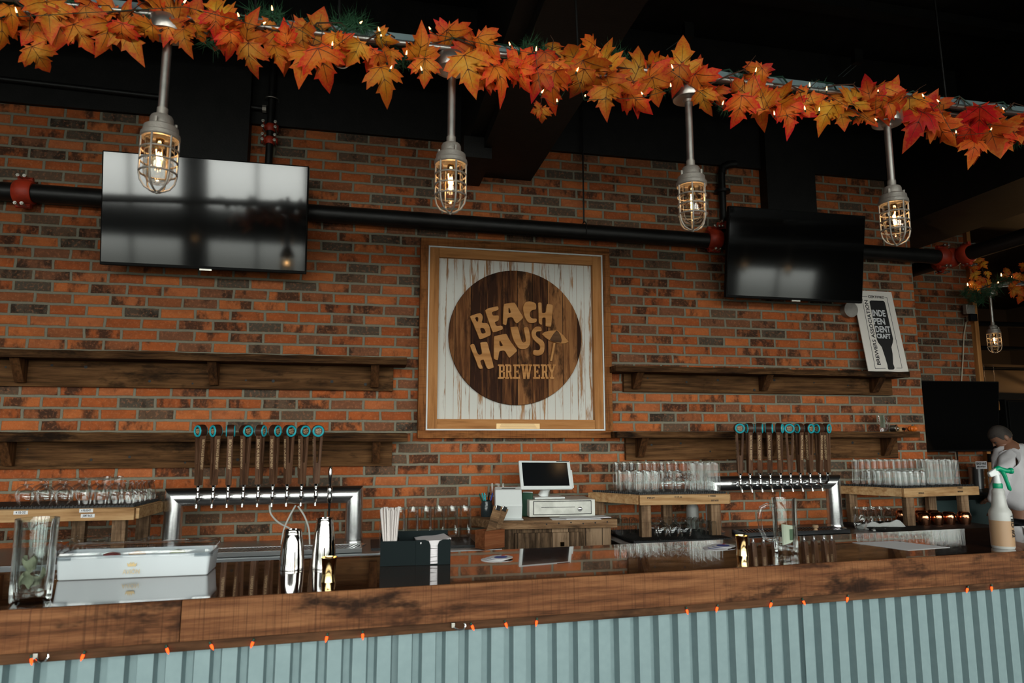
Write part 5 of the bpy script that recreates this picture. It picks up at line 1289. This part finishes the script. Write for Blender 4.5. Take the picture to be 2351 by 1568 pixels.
# ---- leaves
HALF=[(.0,-.02),(.20,-.13),(.17,-.03),(.42,-.02),(.35,.07),(.47,.14),(.62,.31),(.50,.33),(.55,.50),(.42,.46),(.36,.50),(.20,.40),(.23,.56),(.31,.66),(.20,.66),(.15,.80),(.0,1.02)]
def leafmesh(bend,fold,seed):
    rnd=random.Random(seed); C0=(0,.24)
    out=HALF+[(-x,y) for x,y in HALF[-2:0:-1]]
    out=[(x*(1+rnd.uniform(-.06,.06)),y+rnd.uniform(-.02,.02)) for x,y in out]
    n=len(out); v=[];e=[]
    def z(x,y): 
        return -bend*((y-.2)**2*.9+x*x*.9*abs(bend)/(.3+abs(bend)))+fold*abs(x)+.035*math.sin(9*x+seed)*math.sin(7*y+seed*2)
    for s in (.33,.66,1.):
        for (x,y) in out:
            X,Y=C0[0]+(x-C0[0])*s,C0[1]+(y-C0[1])*s; v.append((X,Y,z(X,Y))); e.append(s*(.6+.4*min(1,math.hypot(X,Y-.24)/.6)))
    v.append((0,C0[1],z(0,C0[1]))); e.append(0.); cc=3*n
    f=[(cc,k,(k+1)%n) for k in range(n)]
    for r in range(2):
        for k in range(n): f.append((r*n+k,(r+1)*n+k,(r+1)*n+(k+1)%n,r*n+(k+1)%n))
    nl=len(f)
    tips=[(0,.92),(.55,.44),(-.55,.44),(.36,.0),(-.36,.0),(.25,.60),(-.25,.60)]
    b0=(0,0)
    for ti,(tx,ty) in enumerate(tips):
        bx,by=(0,.36) if ti>4 else b0
        L=math.hypot(tx-bx,ty-by); nx,ny=-(ty-by)/L,(tx-bx)/L
        for side in (1,-1):
            i0=len(v)
            for k in range(6):
                u=k/5*.86; w=.0085*(1-u*.8); X,Y=bx+(tx-bx)*u,by+(ty-by)*u
                for s in (-1,1): v.append((X+nx*w*s,Y+ny*w*s,z(X,Y)+.008*side)); e.append(0)
            for k in range(5):
                q=(i0+2*k,i0+2*k+1,i0+2*k+3,i0+2*k+2); f.append(q if side>0 else q[::-1])
    # leaf stalk
    me=bpy.data.meshes.new('leaf'); me.from_pydata(v,[],f); at=me.attributes.new('edge','FLOAT','POINT'); at.data.foreach_set('value',e)
    me.polygons.foreach_set('use_smooth',[True]*len(f))
    me.polygons.foreach_set('material_index',[0]*nl+[1]*(len(f)-nl))
    return me
MESHES={}
for nm,mt in (('o',LEAFO),('y',LEAFY),('r',LEAFR)):
    MESHES[nm]=[]
    for k,(b_,f_) in enumerate(((.25,.10),(.7,-.15),(1.1,.25),(.5,.45))):
        me=leafmesh(b_,f_,k+1); me.materials.append(mt); me.materials.append(VEIN); MESHES[nm].append(me)
rl=random.Random(11)
def leaf(px,py,size,kind,par,ang=None,off=None,plane=None,face=None):
    off=rl.uniform(-.11,-.03) if off is None else off
    P=plane(px,py,off) if plane else WP(px,py,-2.10+off)
    depth=(P-CAM).dot(CF); s=size/FPX*depth/1.02
    a=R(rl.uniform(200,340)) if ang is None else R(ang)
    tdir=CR*math.cos(a)+CU*math.sin(a)
    n=(CAM-P).normalized()+CR*rl.uniform(-.75,.75)+CU*rl.uniform(-.5,.8)
    if face: n=(CAM-P).normalized()+CR*face[0]+CU*face[1]
    tdir=tdir-CF*rl.uniform(-.3,.3)
    n.normalize(); tdir=(tdir-n*tdir.dot(n)).normalized(); x=tdir.cross(n)
    me=rl.choice(MESHES[kind])
    o=bpy.data.objects.new('leaf',me); COL.objects.link(o); o.parent=par
    base=P-tdir*s*.42-par.location
    o.matrix_local=Matrix(((x.x*s,tdir.x*s,n.x*s,base.x),(x.y*s,tdir.y*s,n.y*s,base.y),(x.z*s,tdir.z*s,n.z*s,base.z),(0,0,0,1)))
    return o
LV1=[(5,75,60,'o'),(27,36,48,'o'),(112,36,78,'y',280),(68,71,55,'y',230),(86,104,48,'o'),(93,136,58,'y',300),(136,68,78,'o',250),(189,86,60,'y',290),(195,21,55,'o'),(232,32,62,'o'),(200,40,55,'y'),(246,79,66,'o',230),(282,36,62,'y',80),(300,89,78,'y',290),(279,80,50,'o'),(343,28,82,'o',200),(329,71,50,'o'),(386,14,76,'y',100),(386,66,48,'y'),(400,78,50,'y',300),(425,92,52,'o',280),(446,32,64,'o',80),(496,25,76,'y',100),(457,75,40,'o'),(496,52,50,'o'),(536,79,82,'o',310),(568,64,62,'o',60),(571,132,62,'y',265),(532,100,50,'o',285),(614,82,55,'y'),(654,75,48,'o',90),(654,104,72,'o',300),(639,130,52,'o'),(729,66,84,'y',75),(696,96,68,'y',265),(696,145,72,'o',255),(743,150,76,'o',290),(768,100,46,'o'),(787,93,36,'o',30),(816,121,52,'y',260),(794,132,44,'o'),(851,136,44,'o'),(880,93,42,'y'),(898,132,40,'o'),(876,146,42,'o'),(884,186,66,'o',285)]
LV2=[(966,104,66,'o',100),(976,164,56,'y',285),(959,139,42,'o'),(1009,96,66,'o',180),(1048,96,66,'o'),(1087,100,68,'o',90),(1123,107,66,'o',320),(1076,164,78,'y',285),(1109,150,66,'o'),(1105,186,52,'o'),(1151,178,66,'o',310),(1169,157,42,'o'),(1201,139,62,'o',60),(1194,178,52,'o',285),(1216,161,46,'o'),(1269,107,74,'y',85),(1255,150,60,'o'),(1233,186,56,'o',240),(1269,203,78,'o',260),(1273,171,56,'o'),(1316,129,74,'o',110),(1348,121,56,'o'),(1355,178,82,'o',290),(1387,132,64,'y',75),(1333,193,66,'y',265),(1391,228,62,'y',270),(1401,200,56,'o'),(1423,193,52,'o'),(1469,150,78,'y',75),(1458,200,68,'o',285),(1462,232,62,'o',300),(1494,175,66,'o',40),(1523,154,62,'o',20),(1505,207,62,'o',290),(1566,139,74,'y',85),(1559,178,56,'o'),(1565,186,60,'y',240),(1612,200,68,'o',285),(1604,164,46,'o',90),(1615,232,48,'y',270),(1647,221,42,'o'),(1701,205,62,'y',150),(1697,252,62,'o',265),(1730,175,48,'o'),(1751,186,58,'o',320),(1747,221,62,'y',100),(1744,243,62,'o',285),(1794,219,62,'o',75),(1808,270,66,'o',290),(1780,246,50,'o'),(1833,252,46,'o'),(1858,229,58,'y',10),(1897,266,60,'y',230),(1933,270,52,'y',275),(1930,219,58,'y',120),(1965,221,62,'y',60),(1994,212,54,'o',100),(2019,229,68,'y',280),(2047,209,50,'y',80),(2019,248,56,'o'),(2062,239,52,'o'),(2087,252,66,'y',285),(1994,270,46,'o')]
LV3=[(2130,244,54,'r',60),(2108,282,68,'r',250),(2151,264,58,'o',300),(2140,282,48,'r'),(2165,306,58,'r',280),(2212,318,48,'r',230),(2247,280,68,'r',260),(2251,314,62,'r'),(2280,316,72,'r',280),(2303,324,48,'r'),(2330,302,62,'r',340),(2237,340,46,'r',265),(2272,271,42,'r'),(2345,285,48,'r'),(2225,300,40,'r'),(2346,318,40,'r')]
def garland(label,LV,x0,x1):
    par=thing('leaf_garland',label,'garland',railp((x0+x1)/2,-.05)); rr=random.Random(len(LV))
    pts=[]; n=30
    for i in range(n+1):
        x=x0+(x1-x0)*i/n; pts.append(railp(x,-.055+.03*math.sin(i*1.7),.0+.028*math.sin(i*1.1)+rr.uniform(-.012,.012))-par.location)
    MB().tube(pts,.0032,6).build('vine',TWIG,par)
    for i in range(n):
        p=pts[i]; q=p+Vector((rr.uniform(-.06,.06),rr.uniform(-.04,.01),rr.uniform(-.09,.07)))
        MB().tube([p,(p+q)/2+Vector((.01,0,.012)),q],[.002,.0016,.001],5).build('twig',TWIG,par)
    for L_ in LV: leaf(L_[0],L_[1],L_[2]*1.22,L_[3],par,L_[4] if len(L_)>4 else None)
    return par
xa=WP(0,20,-2.10).x; xb=WP(905,110,-2.10).x; xc=WP(945,120,-2.1).x; xd=WP(2092,245,-2.1).x; xe=WP(2351,280,-2.1).x
garland('left garland of orange and gold maple leaves on the rail above the left television',LV1,xa-.1,xb)
par=garland('middle garland of orange maple leaves on the rail between the second and fourth lamps',LV2,xc,xd)
m=MB(); q=[WP(1241,205,-2.16),WP(1243,232,-2.17),WP(1240,252,-2.17)]; m.tube([p-par.location for p in q],.0012,5).build('twig',TWIG,par)
leaf(1231,253,34,'y',par,190,-.07); leaf(1243,264,42,'y',par,260,-.07)
garland('redder maple leaf garland at the right end of the rail',LV3,xd+.01,xe+.2)
# far leaves beside the distant lamp
def farpl(px,py,off): return WY(px,py,.87+off)
par=thing('leaf_garland','small distant garland of golden leaves around the far lamp','garland',(6.1,.95,3.1))
for px,py,s in ((2247,603,20),(2258,608,16),(2236,618,18),(2240,634,22),(2268,631,18),(2249,645,20),(2262,650,20),(2232,655,18),(2243,664,20),(2228,668,16),(2317,623,22),(2310,633,14),(2345,650,32),(2336,668,26),(2345,680,30),(2338,640,24),(2349,615,20),(2330,660,22)):
    leaf(px,py,s*1.15,'y',par,None,rl.uniform(-.12,0.0),farpl)
MB().tube([WY(2240,668,.80)-par.location,WY(2270,655,.82)-par.location,WY(2320,640,.80)-par.location,WY(2360,650,.78)-par.location],.006,6).build('vine',TWIG,par)
MB().tube([WY(2268,655,.82)-par.location,WY(2258,625,.80)-par.location,WY(2249,602,.80)-par.location],.004,6).build('twig',TWIG,par)

# ---- pine garland: tufts of needles
def tuft(m,c,r,n,rr,ax=None,w=.0016):
    for _ in range(n):
        d=Vector((rr.gauss(0,1),rr.gauss(0,.7),rr.gauss(0,1))).normalized()
        if ax is not None: d=(d*.75+ax*rr.uniform(-.5,1.)).normalized()
        L=r*rr.uniform(.6,1.1); s=d.orthogonal().normalized()*w; b=c+Vector((rr.uniform(-1,1),rr.uniform(-.5,.5),rr.uniform(-.5,.5)))*r*.35
        s2=d.cross(s).normalized()*w
        m.add([b+s,b-s*.5+s2,b-s*.5-s2,b+d*L],[(0,1,3),(1,2,3),(2,0,3),(0,2,1)])
tpx=[(160,8,40),(185,5,40),(130,20,28),(480,95,38),(505,100,30),(590,35,40),(612,48,42),(632,40,36),(570,45,28),(640,55,28),(752,70,38),(775,60,42),(800,50,45),(815,55,40),(790,78,38),(830,60,36),(930,132,34),(900,138,30),(915,145,30),(1035,80,28),(1200,120,38),(1225,110,36),(1180,132,30),(1250,120,28),(1415,130,38),(1432,140,34),(1405,120,28),(1380,160,26),(1702,182,26),(1690,195,24),(1860,212,30),(1882,205,32),(1872,222,28),(1945,268,30),(1960,265,26),(2150,238,30),(2166,245,28),(2140,232,24),(2278,260,28),(2292,265,26),(2185,295,26),(2200,302,24),(2330,325,28),(2346,322,26),(1656,240,30),(1668,250,24),(20,20,30),(330,50,28),(700,60,30),(1530,200,28),(1795,255,26),(2060,225,24)]
rr=random.Random(3)
pg=thing('pine_garland','dark green artificial pine garland twisted along the rail beneath the maple leaves','garland',railp(.8,0,.02))
spine=[]
for i in range(90):
    x=xa-.1+(xe+.2-xa)*i/89; spine.append(railp(x,.045*math.cos(i*1.3)+.0,.025+.045*math.sin(i*1.3))-pg.location)
MB().tube(spine,.004,6).build('wire_spine',WIREG,pg)
for k,(px,py,s) in enumerate(tpx):
    c=WP(px,py,-2.10+rr.uniform(-.06,.05))-pg.location; m=MB(); r_=s/FPX*2.6*1.15
    tuft(m,c,r_,70,rr); m.build('needle_tuft',PINEGR,pg)['kind']='stuff'
pg2=thing('pine_garland','dim distant pine garland around the far lamp rail','garland',(6.1,.97,3.1))
for px,py,s in ((2225,665,26),(2240,672,28),(2255,678,30),(2270,672,28),(2285,660,28),(2235,690,26),(2250,692,26),(2300,645,26),(2320,640,24),(2215,675,22)):
    m=MB(); tuft(m,WY(px,py,.82+rr.uniform(-.05,.04))-pg2.location,s/FPX*6.5,60,rr,None,.002); m.build('needle_tuft',PINEGR,pg2)['kind']='stuff'
# ---- mini lights of the garland
def minis(label,pts,plane,par_loc,sz,cordpts=True):
    t=thing('string_lights',label,'string lights',par_loc); P=[plane(px,py)-t.location for px,py in pts]
    P2=sorted(P,key=lambda p:p.x); path=[]
    for i,p in enumerate(P2): path.append(p+Vector((0,.012,-.012*sz/.01)))
    MB().tube(path,.0012,5).build('cord',WIREG,t)
    for p in P:
        MM=Matrix.Translation(p)@Euler((rl.uniform(-.5,.5),rl.uniform(-.6,.6),0)).to_matrix().to_4x4()
        b=MB().lathe([(.0030*sz/.01,-.004*sz/.01),(.0036*sz/.01,.002*sz/.01),(.0028*sz/.01,.009*sz/.01),(.0006,.017*sz/.01)],8,M=MM).build('bulb',MINIB,t)
        MB().lathe([(.0030*sz/.01,-.018*sz/.01),(.0042*sz/.01,-.014*sz/.01),(.0036*sz/.01,-.004*sz/.01)],8,M=MM,cap0=True).build('bulb_socket',WIREG,b)
mp=[(38,27),(423,5),(548,37),(605,54),(625,22),(763,103),(827,53),(871,70),(875,83),(897,157),(933,124),(988,67),(1171,103),(1231,115),(1244,212),(1279,233),(1308,186),(1343,221),(1325,162),(1475,216),(1544,155),(1540,198),(1735,163),(1859,197),(1898,206),(1848,250),(1778,262),(1881,253),(2016,210),(2120,221),(2155,233),(2283,262),(2195,305),(2305,251),(2275,298),(1659,239),(2012,276),(968,160)]
minis('string of tiny warm clear bulbs woven through the pine and leaf garlands',mp,lambda a,b:WP(a,b,-2.235),railp(.8,-.1),.0080)
minis('string of tiny warm bulbs in the distant garland at right',[(2299,633),(2292,650),(2229,655),(2245,664),(2222,655),(2325,639)],lambda a,b:WY(a,b,.80),(6.0,.82,3.1),.016)

# galvanised strut channels under the black ceiling
for i,(p0,p1) in enumerate((((1905,197),(1968,143)),((1535,116),(1580,84)),((2200,247),(2304,192)))):
    a,b=WZ(*p0,4.0),WZ(*p1,4.0); t=thing('strut_channel',['thin galvanised strut channel on the dark ceiling, middle of three','thin galvanised strut channel on the dark ceiling, left of three','thin galvanised strut channel on the dark ceiling, right of three'][i],'channel',a,0,'ceiling strut channels'); d=b-a; n=Vector((-d.y,d.x,0)).normalized()*.018
    for s in (-1,1): MB().cyl(n*s,d+n*s,.0025,6).build('channel_lip',GALV,t)
    MB().box(-.03,.03,-.02,.02,-.01,.085,M=Matrix.Translation(d)).build('channel_bracket',BLACKPIPE,t)
# ------------------------------------------------------------------ right background
t=thing('cable','thin cream cable running down the recessed brick wall to the far television','cable',(5.8,.985,2.5))
MB().tube([WY(x,y,.985)-t.location for x,y in ((2226,733),(2218,740),(2213,770),(2211,820),(2207,880),(2206,925),(2205,1000))],.006,6).build('cord',CORDW,t)
MB().box(-.05,.07,-.02,.0,-.02,.02,M=Matrix.Translation(WY(2228,732,.985)-t.location)).build('plug_end',CORDW,t)
t=thing('cable','black and cream power lead hanging below the far black television','cable',(5.4,.985,1.3))
MB().tube([WY(x,y,.985)-t.location for x,y in ((2193,1035),(2195,1060),(2192,1080),(2188,1108),(2186,1130))],.006,6).build('cord',CORDW,t)
MB().tube([WY(x,y,.96)-t.location for x,y in ((2197,1035),(2199,1060),(2195,1080),(2192,1095))],.006,6).build('cord',BLACKP,t)
p=WY(2219,712,.96); t=thing('outlet_box','small grey electrical box on the edge of the recessed wall','electrical box',(p.x,.93,p.z)); MB().box(-.05,.05,-.02,.025,-.045,.045).build('box_body',CASTAL,t,.004); MB().box(-.04,.04,-.05,-.02,-.12,-.05).build('adapter',BLACKP,t,.004)
# side counter with a steel cup and an order tray
w=WY(2245,1130,.45)
t=thing('side_counter','low dark counter against the recessed brick wall','counter',(5.4,.74,0))
MB().box(-.5,.45,-.05,.22,.03,.98).build('cabinet_body',plain('dull_green_panel',(.030,.055,.055),.6),t,.003); MB().box(-.52,.46,-.07,.235,.98,1.02).build('top',BLACKP,t,.003)
z0=1.0205
c=WY(2240,1124,.90)
t=thing('steel_tumbler','brushed steel tumbler with a small white name card at its rim','tumbler',(c.x,.88,z0)); h=WY(2236,1073,.86).z-z0
MB().lathe([(.050,0),(.055,.02),(.062,h-.004),(.064,h),(.058,h)],28,cap0=True).build('cup',STEEL,t)
MB().box(-.062,.062,-.066,-.062,h-.012,h+.058).build('name_card',PAPER,t)
m=MB(); text(m,'BEACH HAUS',.030,Matrix.Translation((0,-.0665,h+.036)),.0004,.001,.108); text(m,'BREWERY',.020,Matrix.Translation((0,-.0665,h+.008)),.0004,.0006,.10); m.build('lettering',INK,t)
t=thing('order_tray','dark slanted order pad tray beside the steel tumbler','tray',(WY(2245,1135,.82).x,.82,z0),R(-20)); MB().add([(-.12,-.10,0),(.12,-.10,0),(.12,.06,0),(-.12,.06,0),(-.12,-.10,.015),(.12,-.10,.015),(.12,.06,.045),(-.12,.06,.045)],[(3,2,1,0),(4,5,6,7),(0,1,5,4),(1,2,6,5),(2,3,7,6),(3,0,4,7)]).build('tray_body',BLACKP,t,.003)
c=WY(2268,1075,.93); t=thing('glass_vase','clear glass jar with dark top standing beside the far wall trim','jar',(c.x,.88,z0)); hh=WY(2268,1042,.88).z-z0
MB().lathe([(.045,0),(.045,hh*.6),(.03,hh*.7),(.03,hh*.8)],20,cap0=True).build('jar',GLASS,t); MB().lathe([(.034,hh*.78),(.034,hh)],16,cap1=True).build('lid',BLACKP,t)
# back room: hood, plank sign, dark refrigerator, door
t=thing('range_hood','large grey-brown sloped hood in the dim back room','hood',(8.6,4.3,1.95))
MB().add([(-1.9,-.9,.0),(2.5,-.9,0),(2.5,1.2,0),(-1.9,1.2,0),(-1.2,.3,.75),(2.5,.3,.75),(2.5,1.2,.75),(-1.2,1.2,.75)],[(3,2,1,0),(4,5,6,7),(0,1,5,4),(1,2,6,5),(2,3,7,6),(3,0,4,7)]).build('hood_body',plain('hood_paint',(.07,.056,.044),.7),t,.01)
m=MB()
for k in range(44): m.cyl((-1.88+k*.1,-.92,-.01),(-1.88+k*.1,-.92,-.06),.05,8)
m.build('scalloped_trim',plain('dark_trim_wood',(.05,.022,.012),.7),t)
p=WY(2278,931,2.4); t=thing('plank_sign','small orange-brown wooden plank sign hanging in the back room','sign',(p.x,2.4,p.z)); MB().box(-.10,.10,-.01,.01,-.055,.055).build('plank',SIGNF,t,.003)
MB().cyl((-.07,0,.05),(-.07,0,.50),.002,6).cyl((.07,0,.05),(.07,0,.50),.002,6).build('hanging_wire',BLACKPIPE,t)
p=WY(2330,1000,2.65); t=thing('refrigerator','tall black refrigerator in the dim back room','refrigerator',(p.x+.35,2.75,.02)); hz=WY(2310,920,2.65).z
MB().box(-.45,.55,-.1,.6,0,hz).build('cabinet_body',BLACKP,t,.01); MB().box(-.43,.04,-.125,-.1,.05,hz-.03).build('door',BLACKP,t,.006); MB().box(.06,.53,-.125,-.1,.05,hz-.03).build('door',BLACKP,t,.006)
MB().box(.0,.02,-.16,-.125,.8,hz-.3).build('door_handle',STEEL,t,.003)
p=WY(2283,960,3.6); t=thing('door_frame','pale narrow door post beside the black refrigerator','post',(p.x,3.9,.01)); MB().box(-.05,.05,-.03,.03,0,WY(2283,942,3.9).z).build('post',plain('beige_paint',(.16,.13,.10),.7),t)
# grey overhead pipes in the back room
for i,(z,y,r) in enumerate(((2.95,2.6,.035),(2.70,3.0,.03),(2.45,3.2,.022))):
    o=MB().cyl((-1.3,0,0),(4.5,-.3,0),r,12).build('ceiling_pipe',BLACKPIPE,None,loc=(7.2,y,z)); tag(o,['thick dim pipe crossing behind the far lamp, upper one','dim pipe crossing behind the far lamp, middle one','thin dim pipe crossing behind the far lamp, lowest'][i],'pipe','pipes in the back room')

# ------------------------------------------------------------------ the person at the far right, bent forward, back to the camera
def skin(name,verts,edges,mat,par,lev=2):
    me=bpy.data.meshes.new(name); me.from_pydata([v[0] for v in verts],edges,[]); o=bpy.data.objects.new(name,me); COL.objects.link(o); o.parent=par
    md=o.modifiers.new('skin','SKIN'); md.use_smooth_shade=True; md.branch_smoothing=.4
    for i,v in enumerate(verts):
        r=v[1]; me.skin_vertices[0].data[i].radius=(r,r) if not isinstance(r,tuple) else r
    me.skin_vertices[0].data[0].use_root=True
    s=o.modifiers.new('sub','SUBSURF'); s.levels=lev; s.render_levels=lev; me.materials.append(mat); return o
def at(px,py,y): return WY(px,py,y)
PYY=.10
pe=thing('person','person in a white shirt and dark trousers bending forward behind the bar, back turned','person',(5.05,PYY,0))
def q(px,py,y): v=at(px,py,y); return (v.x-5.05,v.y-PYY,v.z)
hip=q(2364,1210,.10); 
# body core (skin) : legs, torso, neck, arms
B=[((hip[0],hip[1],.92),.13),((hip[0]-.01,0.02,1.10),.125),((hip[0]-.03,.06,1.28),.14),((hip[0]-.07,.10,1.42),.12),(q(2308,1012,.22),.05),(q(2303,1003,.25),.05),
   ((hip[0]-.10,0,.86),.085),((hip[0]-.11,-.03,.48),.058),((hip[0]-.11,.04,.10),.042),((hip[0]-.12,-.08,.045),.035),
   ((hip[0]+.10,0,.86),.085),((hip[0]+.11,-.03,.48),.058),((hip[0]+.11,.04,.10),.042),((hip[0]+.12,-.08,.045),.035),
   (q(2318,1040,.13),.055),(q(2295,1120,.12),.042),(q(2298,1160,.32),.032),(q(2305,1166,.42),.026),
   ((hip[0]+.17,.12,1.40),.055),((hip[0]+.26,.16,1.15),.042),((hip[0]+.20,.36,1.02),.032),((hip[0]+.17,.44,1.0),.026)]
E_=[(0,1),(1,2),(2,3),(3,4),(4,5),(0,6),(6,7),(7,8),(8,9),(0,10),(10,11),(11,12),(12,13),(3,14),(14,15),(15,16),(16,17),(3,18),(18,19),(19,20),(20,21)]
skin('body',B,E_,SKIN,pe)
# head with face turned down-left
hc=Vector(q(2300,1006,.20)); hd=MB()
Mh=Matrix.Translation(hc)@Matrix.Rotation(R(-112),4,'Z')@Matrix.Rotation(R(35),4,'X')@Matrix.Scale(.87,4)   # face along local -y... turned left and down
def ell(m,c,s,M,n=20,k=14): return m.sphere(c,1.,n,k,M=M,sc=s)
ell(hd,(0,0,.02),(.076,.094,.105),Mh); ell(hd,(0,-.030,-.055),(.055,.060,.058),Mh)
hd.add([(-.012,-.088,.012),(.012,-.088,.012),(.015,-.090,-.022),(-.015,-.090,-.022),(0,-.112,-.018),(0,-.092,.018)],[(0,5,4,3),(5,1,2,4),(3,4,2)],True,Mh)
for s in (-1,1):
    ell(hd,(s*.078,.006,0),(.010,.020,.032),Mh,10,8)
hd.build('head',SKIN,pe)
hr=MB(); n=22; v=[];f=[]
for j in range(9):
    th=PI*.56*j/8
    for k in range(n):
        a=2*PI*k/n; fr=.72 if math.sin(a)<-.35 else 1.
        t_=th*fr*(1.12 if math.sin(a)>.2 else 1.0)
        v.append((.083*math.sin(t_)*math.cos(a)+1e-4*math.cos(a),.101*math.sin(t_)*math.sin(a)+1e-4*math.sin(a),.02+.112*math.cos(t_)))
for j in range(8):
    for k in range(n): f.append((j*n+k,(j+1)*n+k,(j+1)*n+(k+1)%n,j*n+(k+1)%n))
hr.add(v,f,True,Mh).build('hair',HAIR,pe)
for s in (-1,1): MB().sphere((s*.030,-.083,.008),.009,10,6,M=Mh).build('eye',INK,pe)
MB().tube([(-.020,-.092,-.052),(0,-.096,-.050),(.020,-.092,-.052)],.004,6,M=Mh).build('mouth',plain('lip',(.16,.06,.045),.5),pe)
# hands with fingers
for base,dirv,side in ((Vector(q(2302,1172,.42)),Vector((.05,.95,-.25)),1),(Vector((hip[0]+.17,.44,1.0)),Vector((-.15,.95,-.25)),-1)):
    dirv.normalize(); xx=dirv.cross(Vector((0,0,1))).normalized()*side; up=xx.cross(dirv)*side; hm=[(tuple(base),.026),(tuple(base+dirv*.05),.030),(tuple(base+dirv*.09),.028)]; ed=[(0,1),(1,2)]
    for kf in range(4):
        L_=(.070,.080,.075,.058)[kf]; o0=base+dirv*.088+xx*((kf-1.5)*.021); i0=len(hm)
        hm+=[(tuple(o0),.0105),(tuple(o0+dirv*L_*.5-up*.006),.0095),(tuple(o0+dirv*L_*.85-up*.024),.008)]; ed+=[(2,i0),(i0,i0+1),(i0+1,i0+2)]
    i0=len(hm); o0=base+dirv*.035+xx*(-.032); hm+=[(tuple(o0),.012),(tuple(o0+dirv*.035-xx*.02),.010),(tuple(o0+dirv*.06-xx*.018-up*.01),.009)]; ed+=[(1,i0),(i0,i0+1),(i0+1,i0+2)]
    skin('hand',hm,ed,SKIN,pe,1)
# shirt: loose body, sleeve, untucked hem
S=[((hip[0]-.005,-.005,.93),(.19,.165)),((hip[0]-.01,.01,1.08),(.185,.165)),((hip[0]-.03,.05,1.24),(.20,.175)),((hip[0]-.045,.085,1.37),(.165,.14)),((hip[0]-.05,.12,1.46),(.115,.10)),
   (q(2318,1040,.13),.080),(q(2300,1095,.11),.072),(q(2290,1140,.14),.070),(q(2284,1162,.16),.066),
   ((hip[0]+.15,.11,1.41),.085),((hip[0]+.25,.15,1.17),.075),((hip[0]+.22,.30,1.08),.065)]
SE=[(0,1),(1,2),(2,3),(3,4),(3,5),(5,6),(6,7),(7,8),(3,9),(9,10),(10,11)]
sh=skin('shirt',S,SE,SHIRT,pe,3)
tx=bpy.data.textures.new('shirt_folds','CLOUDS'); tx.noise_scale=.09
dm=sh.modifiers.new('folds','DISPLACE'); dm.texture=tx; dm.strength=.035; dm.mid_level=.5
T_=[((hip[0],0,.90),(.165,.145)),((hip[0]-.10,0,.80),.115),((hip[0]-.11,-.03,.48),.085),((hip[0]-.11,.03,.12),.07),((hip[0]+.10,0,.80),.115),((hip[0]+.11,-.03,.48),.085),((hip[0]+.11,.03,.12),.07)]
skin('trousers',T_,[(0,1),(1,2),(2,3),(0,4),(4,5),(5,6)],TROUS,pe)
for s in (-1,1): MB().sphere((hip[0]+s*.115,-.04,.045),1,14,8,sc=(.048,.135,.045)).build('shoe',BLACKP,pe)
SKY,EXPO=14.0,0.0
# ------------------------------------------------------------------ camera, daylight
cam=bpy.data.cameras.new('camera'); cam.sensor_width=36; cam.lens=FPX/2351*36; cam.clip_start=.02
cam.dof.use_dof=True; cam.dof.focus_distance=4.6; cam.dof.aperture_fstop=4.0
co=bpy.data.objects.new('camera',cam); COL.objects.link(co); SC.camera=co
co.matrix_world=Matrix(((CR.x,CU.x,-CF.x,CAM.x),(CR.y,CU.y,-CF.y,CAM.y),(CR.z,CU.z,-CF.z,CAM.z),(0,0,0,1)))
w=bpy.data.worlds.new('overcast_sky'); SC.world=w; w.use_nodes=True; nt=w.node_tree
bg=nt.nodes['Background']; tc=nt.nodes.new('ShaderNodeTexCoord'); sp=nt.nodes.new('ShaderNodeSeparateXYZ'); nt.links.new(tc.outputs['Generated'],sp.inputs[0])
rp=nt.nodes.new('ShaderNodeValToRGB'); nt.links.new(sp.outputs[2],rp.inputs[0])
mr=nt.nodes.new('ShaderNodeMapRange'); nt.links.new(sp.outputs[2],mr.inputs[0]); mr.inputs[1].default_value=-1; mr.inputs[2].default_value=1; nt.links.new(mr.outputs[0],rp.inputs[0])
el=rp.color_ramp.elements
el[0].position=.47; el[0].color=(.11,.11,.10,1); el[1].position=.53; el[1].color=(1,.975,.93,1)
nt.links.new(rp.outputs[0],bg.inputs[0]); bg.inputs[1].default_value=SKY
l=bpy.data.lights.new('window_portal','AREA'); l.shape='RECTANGLE'; l.size=W1-W0; l.size_y=3.28; l.cycles.is_portal=True
o=bpy.data.objects.new('window_portal',l); COL.objects.link(o); o.location=((W0+W1)/2,-7.12,2.225); o.rotation_euler=(R(90),0,0)
vs=SC.view_settings; SC.display_settings.display_device='sRGB'; vs.view_transform='Standard'; vs.look='None'; vs.gamma=1; vs.use_curve_mapping=False; vs.exposure=EXPO
cy=SC.cycles; cy.use_denoising=True; cy.adaptive_threshold=.03; cy.max_bounces=8; cy.diffuse_bounces=3; cy.glossy_bounces=5; cy.transmission_bounces=8; cy.transparent_max_bounces=28; cy.caustics_reflective=False; cy.caustics_refractive=False; cy.sample_clamp_indirect=6
